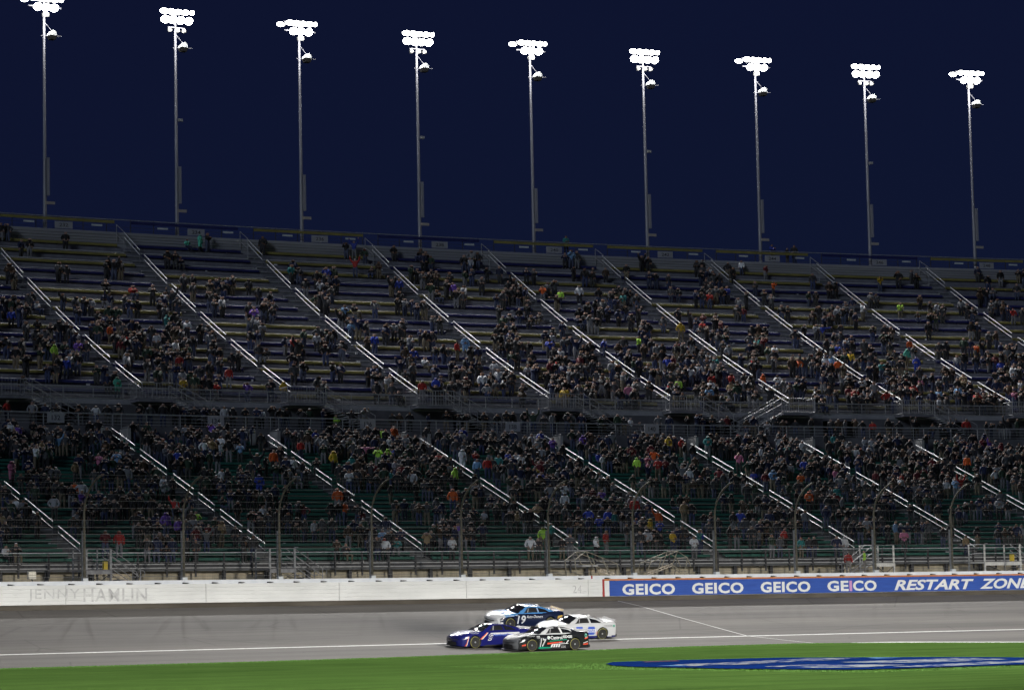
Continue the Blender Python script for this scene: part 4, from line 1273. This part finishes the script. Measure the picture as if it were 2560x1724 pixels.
# ================================================================== stock cars
KC = 1.0                                    # the cars measure a little over true size in the fitted place
def ip(x, tab):
    if x <= tab[0][0]:
        return tab[0][1]
    for (a, b_), (c, d) in zip(tab, tab[1:]):
        if x <= c:
            t = (x - a) / (c - a)
            t = t * t * (3 - 2 * t) * .5 + t * .5
            return b_ + (d - b_) * t
    return tab[-1][1]
TOPP = [(-2.46, .96), (-2.3, 1.02), (-1.9, 1.03), (-1.5, 1.0), (-1.0, .95), (.8, .93), (1.1, .93), (1.5, .895), (1.95, .825), (2.25, .74), (2.40, .65), (2.46, .58)]
WID = [(-2.46, .90), (-2.25, .965), (-1.45, 1.0), (-.7, .965), (.6, .962), (1.42, 1.0), (1.9, .985), (2.2, .95), (2.46, .86)]
SHP = [(0, .955), (.2, .985), (.45, 1.0), (.7, .99), (.88, .955), (1.0, .86)]
BOT = .11
def plan(x, y):
    """front and tail are bowed in plan"""
    f = min(1, max(0, (x - 1.75) / .7)); g = min(1, max(0, (-2.0 - x) / .46))
    return x - .30 * y * y * f * f * (3 - 2 * f) + .12 * y * y * g
def side_y(x, z):
    zt = ip(x, TOPP) - .015
    return ip(x, WID) * ip((z - BOT) / (zt - BOT), SHP)
def flare(x):
    return .010 * (math.exp(-((x - 1.42) / .42) ** 2) + math.exp(-((x + 1.40) / .42) ** 2))
def car_body_mesh():
    xs = [-2.46 + 4.92 * i / 78 for i in range(79)]
    mb = MB()
    zl = [0, .06, .14, .24, .36, .48, .6, .7, .78, .85, .91, .96, 1.0]
    ring = []
    for x in xs:
        zt = ip(x, TOPP)
        half = []
        for q in zl:
            z = BOT + (zt - .015 - BOT) * q
            half.append((side_y(x, z) + flare(x) * (1 if .15 < q < .9 else .3), z))
        ye = half[-1][0]
        for k in (1, 2, 3, 4, 5):
            t = k / 5
            half.append((ye * (1 - t), zt - .015 + .04 * math.sin(t * PI / 2)))
        r = [(-y, z) for y, z in half[:-1]] + [half[-1]] + [(y, z) for y, z in half[-2::-1]]
        ring.append([Vector((plan(x, y), y, z)) * KC for y, z in r])
    n = len(ring[0])
    vs = [p for r in ring for p in r]
    fs = []
    for i in range(len(xs) - 1):
        for k in range(n):
            fs.append((i * n + k, i * n + (k + 1) % n, (i + 1) * n + (k + 1) % n, (i + 1) * n + k))
    fs.append(tuple(range(n))); fs.append(tuple((len(xs) - 1) * n + k for k in range(n))[::-1])
    mb.idx(vs, fs)
    me = mb.mesh('body', mat('car_plain', (.1, .1, .1)), True)
    ob = bpy.data.objects.new('body', me); COL.objects.link(ob)
    cut = MB()
    for x in (1.42, -1.40):
        for sg in (-1, 1):
            c = Vector((x, sg * 1.15, .35)) * KC
            lathe(cut, c, Vector((0, -sg, 0)), [(0, .39 * KC), (.52 * KC, .39 * KC)], 28)
    cme = cut.mesh('arch_cut', mat('car_plain'))
    co = bpy.data.objects.new('arch_cut', cme); COL.objects.link(co)
    md = ob.modifiers.new('b', 'BOOLEAN'); md.operation = 'DIFFERENCE'; md.object = co; md.solver = 'EXACT'
    dg = bpy.context.evaluated_depsgraph_get()
    out = bpy.data.meshes.new_from_object(ob.evaluated_get(dg))
    bpy.data.objects.remove(ob); bpy.data.objects.remove(co)
    return out
GB = .91                                     # belt height
HP = [(-1.95, .03), (-1.75, .095), (-1.35, .25), (-.95, .362), (-.55, .412), (-.15, .425), (.12, .412), (.28, .37), (.62, .19), (.95, .02), (1.02, 0)]
def gh(x, t, sg, lift=0.0):
    """point on the cabin: x along the car, t from belt (0) to roof rail (.6) to roof centre (1)"""
    h = ip(x, HP)
    r = h / .425
    wb = .875 - .05 * abs(x) / 1.9
    wt = wb - .30 * r
    if t <= .6:
        q = t / .6
        y = wb + (wt - wb) * (q ** 1.25); z = GB + h * .90 * q
    else:
        q = (t - .6) / .4
        y = wt * (1 - q); z = GB + h * (.90 + .10 * (1 - (1 - q) ** 2))
    xx = x - (.16 * y * y if x > .1 else .16 * y * y * max(0, (x + .4) / .5) if x > -.4 else 0)
    p = Vector((xx, y * sg, z))
    if lift:
        nrm = Vector((.55 if x > .2 else (-.3 if x < -.9 else 0), 0, 1)).normalized() if t > .58 else Vector((0, sg * .8, .45)).normalized()
        p += nrm * lift
    return p * KC
def cabin_mesh():
    xs = [-1.95 + 2.97 * i / 40 for i in range(41)]
    ts = [0, .12, .24, .36, .48, .56, .6, .64, .72, .82, .92, 1]
    mb = MB(); rings = []
    for x in xs:
        rings.append([gh(x, t, -1) for t in ts] + [gh(x, t, 1) for t in ts[-2::-1]])
    n = len(rings[0])
    mb.idx([p for r in rings for p in r], [(i * n + k, i * n + k + 1, (i + 1) * n + k + 1, (i + 1) * n + k) for i in range(len(xs) - 1) for k in range(n - 1)])
    return mb.mesh('cabin', mat('car_plain'), True)
def patch(corners, nu, nv, f, mb=None):
    """bilinear patch over four (a,b) corners, mapped by f"""
    mb = mb or MB()
    (a0, b0), (a1, b1), (a2, b2), (a3, b3) = corners
    vs = []
    for j in range(nv + 1):
        v = j / nv
        for i in range(nu + 1):
            u = i / nu
            a = (a0 * (1 - u) + a1 * u) * (1 - v) + (a3 * (1 - u) + a2 * u) * v
            c = (b0 * (1 - u) + b1 * u) * (1 - v) + (b3 * (1 - u) + b2 * u) * v
            vs.append(f(a, c))
    mb.idx(vs, [(j * (nu + 1) + i, j * (nu + 1) + i + 1, (j + 1) * (nu + 1) + i + 1, (j + 1) * (nu + 1) + i) for j in range(nv) for i in range(nu)])
    return mb
BODYM, CABM = car_body_mesh(), cabin_mesh()
glass = mat('car_glass', (.012, .013, .016), .06, spec=.8)
net = mat('window_black', (.006, .006, .007), .5)
rub = worn('tyre_rubber', (.012, .012, .012), (.022, .022, .021), 6, .8)
rim_m = mat('rim_dark', (.006, .006, .007), .5, metal=.3)
hub_m = mat('hub_nut', (.6, .6, .62), .3, metal=.8)
tyre_y = mat('tyre_yellow', (.42, .40, .10), .6)
blk = mat('trim_black', (.012, .012, .013), .45)
def side_pt(sg, lift):
    return lambda x, z: Vector((plan(x, side_y(x, z)), sg * (side_y(x, z) + flare(x) + lift), z)) * KC
def top_pt(lift):
    def f(x, y):
        zt = ip(x, TOPP)
        ye = side_y(x, zt - .015)
        t = 1 - min(1, abs(y) / ye)
        return Vector((plan(x, y), y, zt - .015 + .04 * math.sin(t * PI / 2) + lift)) * KC
    return f
def front_pt(lift):
    def f(y, z):
        # lowest-x surface of the nose at that height
        zz = min(max(z, BOT), .6)
        x = 2.46 if zz < .53 else 2.46 - (zz - .53) * .9
        return Vector((plan(x, y) + lift, y, z)) * KC
    return f
def side_text(parent, body, x0, z0, w, h, m, lift, sg=1, **kw):
    """lettering on the side that faces the infield (the car's left); reads towards the tail"""
    vs, fs = fit_text(body, w, h, **kw)
    f = side_pt(sg, lift + .026)
    mb = MB(); mb.idx([f(x0 - x, z0 + y) for x, y in vs], fs)
    return obj('lettering', mb.mesh('lettering', m, fix=False), parent)
def side_quad(parent, name, corners, m, lift, nu=8, nv=3, sg=1):
    return obj(name, patch(corners, nu, nv, side_pt(sg, lift + .014)).mesh(name, m, True), parent)
def top_quad(parent, name, corners, m, lift=.006, nu=8, nv=8):
    return obj(name, patch(corners, nu, nv, top_pt(lift + .008)).mesh(name, m, True), parent)

def car(label, s, d, yaw, mats, paint_f, cabin_f, extras):
    e = empty('stock_car', W(s, d, bank(d)), label, 'race car', 'stock cars racing side by side')
    T_, N_ = T(s), N(s)
    sl = (bank(d + .3) - bank(d - .3)) / .6
    left = (-(N_ + Z1 * sl)).normalized()             # car's left faces the infield
    fwd = -T_
    fwd = (fwd * math.cos(yaw) + left * math.sin(yaw)).normalized()
    upv = fwd.cross(left).normalized(); left = upv.cross(fwd)
    Mx = Matrix.Identity(4)
    for i in range(3):
        Mx[i][0], Mx[i][1], Mx[i][2] = fwd[i], left[i], upv[i]
    Mx.translation = W(s, d, bank(d) + .01)
    e.matrix_world = Mx
    def painted(src, name, f):
        me = src.copy(); me.name = name
        me.materials.clear()
        for m in mats + [blk]:
            me.materials.append(m)
        idx = []
        for p in me.polygons:
            c = p.center / KC
            idx.append(f(c.x, c.y, c.z, p.normal))
        me.polygons.foreach_set('material_index', idx)
        me.polygons.foreach_set('use_smooth', [True] * len(me.polygons))
        return obj(name, me, e)
    B = len(mats)
    def bf(x, y, z, n):
        if (abs(n.z) < .98 and abs(y) < .86 and z < .8 and abs(x) < 2.1 and min(abs(x - 1.42), abs(x + 1.40)) < .46) or z < .115:
            return B
        return paint_f(x, y, z, n)
    body = painted(BODYM, 'body', bf)
    cab = painted(CABM, 'cabin', cabin_f)
    # glass
    f = lambda x, y: gh(x, 1 - min(1, abs(y)) * .4, 1 if y >= 0 else -1, .018)
    w = MB(); patch([(.96, -.97), (.96, .97), (.27, .97), (.27, -.97)], 16, 8, lambda x, y: f(x, y), w); obj('windshield', w.mesh('windshield', glass, True), e)
    w = MB(); patch([(-1.0, -.95), (-1.0, .95), (-1.72, .95), (-1.72, -.95)], 12, 6, lambda x, y: f(x, y), w); obj('rear_window', w.mesh('rear_window', glass, True), e)
    for sg in (1, -1):
        for nm, q in (('side_window', [(.60, .10), (-.52, .10), (-.47, .52), (.20, .50)]), ('quarter_window', [(-.64, .10), (-1.42, .12), (-1.12, .42), (-.60, .52)])):
            w = MB(); patch(q, 8, 4, lambda a, t: gh(a, t, sg, .018), w); o = obj(nm, w.mesh(nm, net if nm == 'side_window' else glass, True), e)
            if nm == 'side_window':
                mb = MB(); mb.tube([gh(.30, .12, sg, .026), gh(.14, .46, sg, .026)], .014, 5); part('window_brace', mb, mat('brace_white', (.6, .6, .6), .5), o)
    # wheels
    for x in (1.42, -1.40):
        for sg in (1, -1):
            c = Vector((x, sg * .80,   .338)) * KC
            ax = Vector((0, sg, 0))
            mb = MB(); lathe(mb, c, ax, [(-.15, .29), (-.13, .325), (-.08, .338), (.10, .338), (.155, .328), (.185, .295), (.17, .245)], 28)
            tw = part('wheel', mb, rub, e, True)
            mb = MB()
            n = 32
            vs = []
            for r, h in ((.306, .186), (.317, .180)):
                for k in range(n):
                    vs.append(c + ax * (h + .004) + Vector((math.cos(2 * PI * k / n) * r, 0, math.sin(2 * PI * k / n) * r)))
            mb.idx(vs, [(k, (k + 1) % n, n + (k + 1) % n, n + k) for k in range(n)]); part('sidewall_stripe', mb, tyre_y, tw)
            mb = MB(); lathe(mb, c, ax, [(.06, .245), (.12, .24), (.172, .245), (.165, .23), (.09, .22), (.085, .03)], 24)
            for k in range(10):
                a = 2 * PI * k / 10
                u = Vector((math.cos(a), 0, math.sin(a)))
                mb.box(c + ax * .125 + u * .13, u, ax, u.cross(ax), .10, .022, .016, 1)
            rm = part('rim', mb, [rim_m, mat('spoke_grey', (.13, .13, .135), .4, metal=.3)], tw, False)
            mb = MB(); lathe(mb, c, ax, [(.10, .055), (.18, .05), (.20, .025)], 10); part('hub', mb, hub_m, rm)
    # splitter, grille, lamps, spoiler, rear diffuser, roof rails
    mb = MB(); ys = [-.98 + .196 * i for i in range(11)]
    vs = [Vector((plan(2.55, y), y, z)) * KC for z in (.05, .075) for y in ys] + [Vector((1.85, y, z)) * KC for z in (.05, .075) for y in ys]
    fs = []
    for i in range(10):
        fs += [(i, i + 1, 12 + i, 11 + i), (11 + i, 12 + i, 34 + i, 33 + i), (i, i + 1, 23 + i, 22 + i)]
    mb.idx(vs, fs); part('splitter', mb, mat('splitter_grey', (.05, .05, .055), .4), e)
    mb = MB(); patch([(-.52, .17), (.52, .17), (.46, .37), (-.46, .37)], 10, 3, front_pt(.008), mb); part('grille', mb, mat('grille_black', (.004, .004, .005), .7), e, True)
    mb = MB(); patch([(-.60, .455), (.60, .455), (.60, .50), (-.60, .50)], 10, 1, front_pt(.008), mb); part('upper_grille', mb, blk, e, True)
    for sg in (1, -1):
        mb = MB(); patch([(2.36, .50), (2.02, .57), (2.02, .62), (2.34, .54)], 6, 2, lambda x, z: side_pt(sg, .006)(x, z), mb); part('headlight_decal', mb, mat('headlight_pale', (.5, .5, .52), .2), e, True)
    mb = MB()
    vs = [Vector((x, y, z)) * KC for (x, z) in ((-2.30, 1.0), (-2.43, 1.105), (-2.45, 1.10), (-2.34, .99)) for y in (-.74, -.4, 0, .4, .74)]
    mb.idx(vs, [(r * 5 + k, r * 5 + k + 1, ((r + 1) % 4) * 5 + k + 1, ((r + 1) % 4) * 5 + k) for r in range(4) for k in range(4)]); part('spoiler', mb, extras.get('spoiler', blk), e)
    for sg in (1, -1):
        mb = MB(); mb.tube([gh(.05, .63, sg, .012), gh(-.9, .63, sg, .012)], .012, 5); part('roof_rail', mb, blk, e)
    mb = MB(); mb.box(Vector((-.75, .25, 1.335)) * KC, Vector((1, 0, 0)), Vector((0, 1, 0)), Z1, .09, .05, .03); part('roof_camera', mb, mat('brace_white', (.6, .6, .6), .5), e)
    mb = MB(); patch([(.02, -.30), (.02, .30), (-.42, .30), (-.42, -.30)], 6, 4, lambda x, y: gh(x, 1 - abs(y) / .62 * .4, 1 if y >= 0 else -1, .007), mb); part('roof_hatch', mb, extras.get('hatch', blk), e, True)
    mb = MB(); mb.box(Vector((-2.4, 0, .2)) * KC, Vector((1, 0, 0)), Vector((0, 1, 0)), Z1, .1, .8, .08); part('rear_diffuser', mb, blk, e)
    for sg in (1, -1):
        mb = MB(); mb.box(Vector((0, sg * .90, .14)) * KC, Vector((1, 0, 0)), Vector((0, 1, 0)), Z1, .92, .03, .055); part('side_skirt', mb, extras.get('skirt', blk), e)
    return e

def gloss(name, c, rough=.22, metal=0.0):
    return mat(name, c, rough, metal, coat=.2)
pw = gloss('car_white', (.46, .47, .485)); pk = gloss('car_black', (.012, .013, .015)); psil = mat('car_silver', (.12, .125, .135), .5, .2, spec=.4, coat=.08)
pbl = gloss('car_blue', (.009, .011, .10)); pnv = gloss('car_navy', (.006, .011, .034)); plb = gloss('car_sky_blue', (.06, .19, .42)); pgr = gloss('car_green', (.0, .17, .10)); prd = gloss('car_red', (.5, .045, .02))
pwhite_l = mat('decal_white', (.6, .61, .62), .4); pgd = gloss('car_gold', (.42, .27, .06)); pblu_l = mat('decal_blue', (.03, .08, .42), .4); pred_l = mat('decal_red', (.55, .06, .03), .4); pgrn_l = mat('decal_green', (.0, .24, .14), .4); pnum = mat('decal_dark', (.02, .025, .05), .35)

def hoodish(x, y, z, n):
    return n.z > .55 and x > .85
# --- black car 17
def f17(x, y, z, n):
    if hoodish(x, y, z, n):
        return 1 if abs(y) < .78 else 0
    if x > 2.05 and z > .36 and abs(n.y) < .75:
        return 1
    return 0
def c17(x, y, z, n):
    if abs(y) < .62 and z > 1.19:
        return 1 if x > -.2 else 0
    return 2 if (x > -1.25 and z > .9) else 0
c1 = car('black and silver stock car numbered 17, nearest the grass', -10.15, -19.95, .0, [pk, psil, pw, prd, pgr], f17, c17, dict(hatch=blk))
for col_, off_, lift in ((pwhite_l, .055, .007), (pnum, .0, .012)):
    side_text(c1, '17', .98, .23, .58, .50, col_, lift, offset=off_, shear=.25)
side_text(c1, 'Castrol', .22, .64, .78, .19, pwhite_l, .008, offset=.012)
side_text(c1, 'EDGE', -.62, .70, .56, .14, pwhite_l, .008, offset=.03)
mb = MB(); f_ = side_pt(1, .03); mb.idx([f_(  .34 + .095 * math.cos(a), .735 + .095 * math.sin(a)) for a in [2 * PI * k / 16 for k in range(16)]], [tuple(range(16))]); obj('roundel', mb.mesh('roundel', pwhite_l), c1)
mb = MB(); mb.idx([side_pt(1, .034)(.34 + r * math.cos(a), .735 + r * math.sin(a)) for r, a in ((.07, .2), (.07, 1.2), (.02, 2.2), (.07, 3.4), (.07, 4.4), (.02, 5.4))], [(0, 1, 2), (3, 4, 5)]); obj('roundel_mark', mb.mesh('roundel_mark', pgrn_l), c1)
side_quad(c1, 'green_swoosh', [(.28, .52), (-.85, .60), (-.85, .635), (.28, .56)], pgrn_l, .007, 12)
side_quad(c1, 'red_swoosh', [(.42, .36), (-.55, .46), (-.55, .52), (.42, .46)], pred_l, .0065, 12)
side_quad(c1, 'green_sill', [(1.0, .14), (.25, .15), (.05, .22), (1.0, .235)], pgrn_l, .007, 8)
side_quad(c1, 'white_bar', [(.10, .345), (-.95, .38), (-.95, .41), (.16, .375)], pwhite_l, .008, 10)
for k in range(4):
    side_quad(c1, 'white_slash', [(.20 - .16 * k, .20), (.09 - .16 * k, .20), (.05 - .16 * k, .35), (.16 - .16 * k, .35)], pwhite_l, .0085, 2)
side_quad(c1, 'white_riser', [(-.78, .40), (-.84, .40), (-.98, .56), (-.92, .58)], pwhite_l, .008, 2)
side_text(c1, 'Fastenal', -.36, .425, .32, .055, pwhite_l, .009)
side_text(c1, 'SUNOCO', -.48, .235, .30, .05, pwhite_l, .009); side_text(c1, 'FORD', -.50, .16, .28, .055, pwhite_l, .009)
side_quad(c1, 'red_nose_flash', [(2.28, .30), (1.86, .32), (1.86, .42), (2.28, .37)], pred_l, .008, 6)
side_quad(c1, 'tail_white', [(-1.95, .38), (-2.34, .46), (-2.34, .50), (-1.95, .41)], pwhite_l, .008, 6)
side_quad(c1, 'tail_red', [(-1.93, .28), (-2.36, .30), (-2.36, .40), (-1.93, .35)], pred_l, .007, 6)
side_quad(c1, 'tail_red', [(-2.05, .60), (-2.36, .66), (-2.36, .76), (-2.05, .68)], pred_l, .007, 6)
mb = MB(); mb.idx([side_pt(1, .03)(-2.16 + r * math.cos(a), .80 + r * 1.1 * math.sin(a)) for r in (.10, .065) for a in [2 * PI * k / 18 for k in range(18)]], [(k, (k + 1) % 18, 18 + (k + 1) % 18, 18 + k) for k in range(18)]); obj('ring_decal', mb.mesh('ring_decal', mat('decal_teal', (.2, .6, .5), .4)), c1)
side_text(c1, 'GOODYEAR', 1.72, .815, .50, .05, pwhite_l, .009); side_text(c1, 'MOBIL', 1.12, .77, .22, .08, pwhite_l, .009, offset=.02); side_text(c1, 'NASCAR', 1.12, .70, .2, .04, pwhite_l, .009)
side_quad(c1, 'pillar_white', [(-.57, .90), (-.66, .90), (-.66, .90), (-.57, .90)], pwhite_l, .0, 1, 1) if False else None
for sg in (1, -1):
    w = MB(); patch([(-.525, .06), (-.635, .06), (-.595, .56), (-.475, .56)], 2, 5, lambda a, t: gh(a, t, sg, .024), w); obj('pillar_panel', w.mesh('pillar_panel', pwhite_l, True), c1)
top_quad(c1, 'hood_script', [(1.9, -.36), (1.9, .36), (1.25, .40), (1.25, -.40)], mat('hood_dark', (.06, .06, .065), .25, coat=.5), .006)
# --- blue car with red and white stripes
def f5(x, y, z, n):
    return 0
def c5(x, y, z, n):
    return 1 if (z > 1.3 and abs(y) < .3 and x > -.3) else 0  # small silver roof patch painted in as a glint
c2 = car('deep blue stock car with red and white front stripes, leading', -11.88, -16.45, .02, [pbl, psil, pw, prd], f5, c5, dict(hatch=blk))
for k, (m_, dx) in enumerate(((pwhite_l, 0), (mat('decal_orange', (.6, .2, .08), .4), .07), (pred_l, .14))):
    side_quad(c2, 'stripe', [(2.14 + dx, .13), (2.09 + dx, .13), (1.86 + dx * .2, .68), (1.90 + dx * .2, .68)], m_, .008, 2, 8)
    side_quad(c2, 'stripe', [(1.02 + dx, .50), (.95 + dx, .50), (.52 + dx * .3, .86), (.60 + dx * .3, .86)], m_, .008, 2, 8)
side_quad(c2, 'white_shoulder', [(.55, .70), (-1.5, .78), (-1.5, .86), (.35, .84)], pw, .007, 14)
side_text(c2, 'HendrickCars.com', .25, .655, 1.75, .15, pblu_l, .012, offset=.012, shear=.2)
for col_, off_, lift in ((pwhite_l, .04, .009), (pbl, .0, .012)):
    side_text(c2, '5', .62, .36, .40, .40, col_, lift, offset=off_, shear=.2)
side_text(c2, 'VALVOLINE', 1.70, .81, .5, .05, pwhite_l, .009)
top_quad(c2, 'hood_glare_panel', [(1.9, -.35), (1.9, .35), (1.25, .42), (1.25, -.42)], worn('hood_glare', (.03, .035, .25), (.4, .41, .5), 5, .22, lo=.45, hi=.55), .006)  # pale patches on blue: glare painted onto the hood
# --- pale blue and navy car 19
def f19(x, y, z, n):
    if n.z > .5 and x > .9:
        return 2 if x > 1.75 else 1
    if x > 2.1 and z > .33:
        return 2
    return 0
def c19(x, y, z, n):
    return 2 if (z > 1.28 and x > .12) else 1
c3 = car('navy and pale blue stock car numbered 19, nearest the wall', -4.52, -8.3, .0, [pnv, plb, pw], f19, c19, dict(hatch=plb, spoiler=pgd))
side_text(c3, '19', .97, .32, .60, .50, mat('number_pale', (.45, .47, .5), .4), .010, offset=.022, shear=.18)
side_text(c3, 'Auto-Owners', .32, .66, 1.15, .17, pwhite_l, .009, shear=.3)
side_text(c3, 'GOODYEAR', 1.75, .79, .55, .055, pwhite_l, .009); side_text(c3, 'TOYOTA', 1.10, .80, .24, .05, pwhite_l, .009, offset=.02)
side_quad(c3, 'gold_tail', [(-1.85, .60), (-2.3, .62), (-2.3, .80), (-1.9, .76)], pgd, .007, 5)
top_quad(c3, 'hood_panel', [(1.75, -.34), (1.75, .34), (1.1, .5), (1.1, -.5)], plb, .007)
top_quad(c3, 'hood_mark', [(1.5, -.12), (1.5, .3), (1.38, .34), (1.38, -.1)], pred_l, .011)
for q in range(4):
    side = gh(-.56, .14 + .1 * q, 1, .02)
    mb = MB(); mb.box(side, Vector((1, 0, 0)), Vector((0, 1, 0)), Z1, .035, .01, .014); part('pillar_mark', mb, pwhite_l, c3)
# --- white car
def f9(x, y, z, n):
    if z < .20 and abs(n.z) < .8:
        return 1
    if hoodish(x, y, z, n) and x > 1.2 and abs(y) < .5:
        return 2
    return 0
def c9(x, y, z, n):
    return 0
c4 = car('white stock car with blue sill and hexagon sponsor panel, behind the black car', -3.2, -12.2, -.03, [pw, pbl, gloss('car_pale_gold', (.5, .46, .36), .25)], f9, c9, dict(hatch=mat('hatch_dark', (.03, .03, .035), .3), skirt=pbl))
hx = [(.10, .34), (-.28, .34), (-.36, .50), (-.28, .72), (.10, .72), (.18, .56)]
for nm, pts, m_, lift in (('hexagon_panel', [(-.42, .30), (-.82, .30), (-.92, .53), (-.82, .78), (-.42, .78), (-.32, .54)], pblu_l, .008), ('hexagon_band', [(-.34, .44), (-.90, .44), (-.92, .53), (-.90, .63), (-.34, .63), (-.32, .54)], pwhite_l, .011)):
    mb = MB(); mb.idx([side_pt(1, lift + .018)(x, z) for x, z in pts], [tuple(range(6))]); obj(nm, mb.mesh(nm, m_), c4)
side_text(c4, 'NAPA', -.37, .465, .50, .145, pblu_l, .014, offset=.02)
for col_, off_, lift in ((pblu_l, .03, .008), (pwhite_l, .0, .011)):
    side_text(c4, '9', .98, .30, .36, .44, col_, lift, offset=off_, shear=.2)
side_text(c4, 'HOOK', -1.50, .76, .60, .13, mat('decal_grey', (.25, .25, .27), .4), .009)
side_quad(c4, 'blue_badge', [(.42, .66), (-.02, .66), (-.02, .78), (.42, .78)], pblu_l, .008, 3)
side_quad(c4, 'pink_sticker', [(-.97, .28), (-1.02, .28), (-1.02, .48), (-.95, .48)], mat('decal_salmon', (.6, .3, .25), .4), .008, 3)
mb = MB(); mb.idx([side_pt(1, .03)(-2.22 + .07 * math.cos(a), .80 + .075 * math.sin(a)) for a in [2 * PI * k / 16 for k in range(16)]], [tuple(range(16))]); obj('roundel', mb.mesh('roundel', pgrn_l), c4)
top_quad(c4, 'hood_art', [(1.9, -.3), (1.9, .3), (1.3, .4), (1.3, -.4)], worn('hood_art_mix', (.5, .5, .48), (.3, .22, .16), 5, .25), .007)
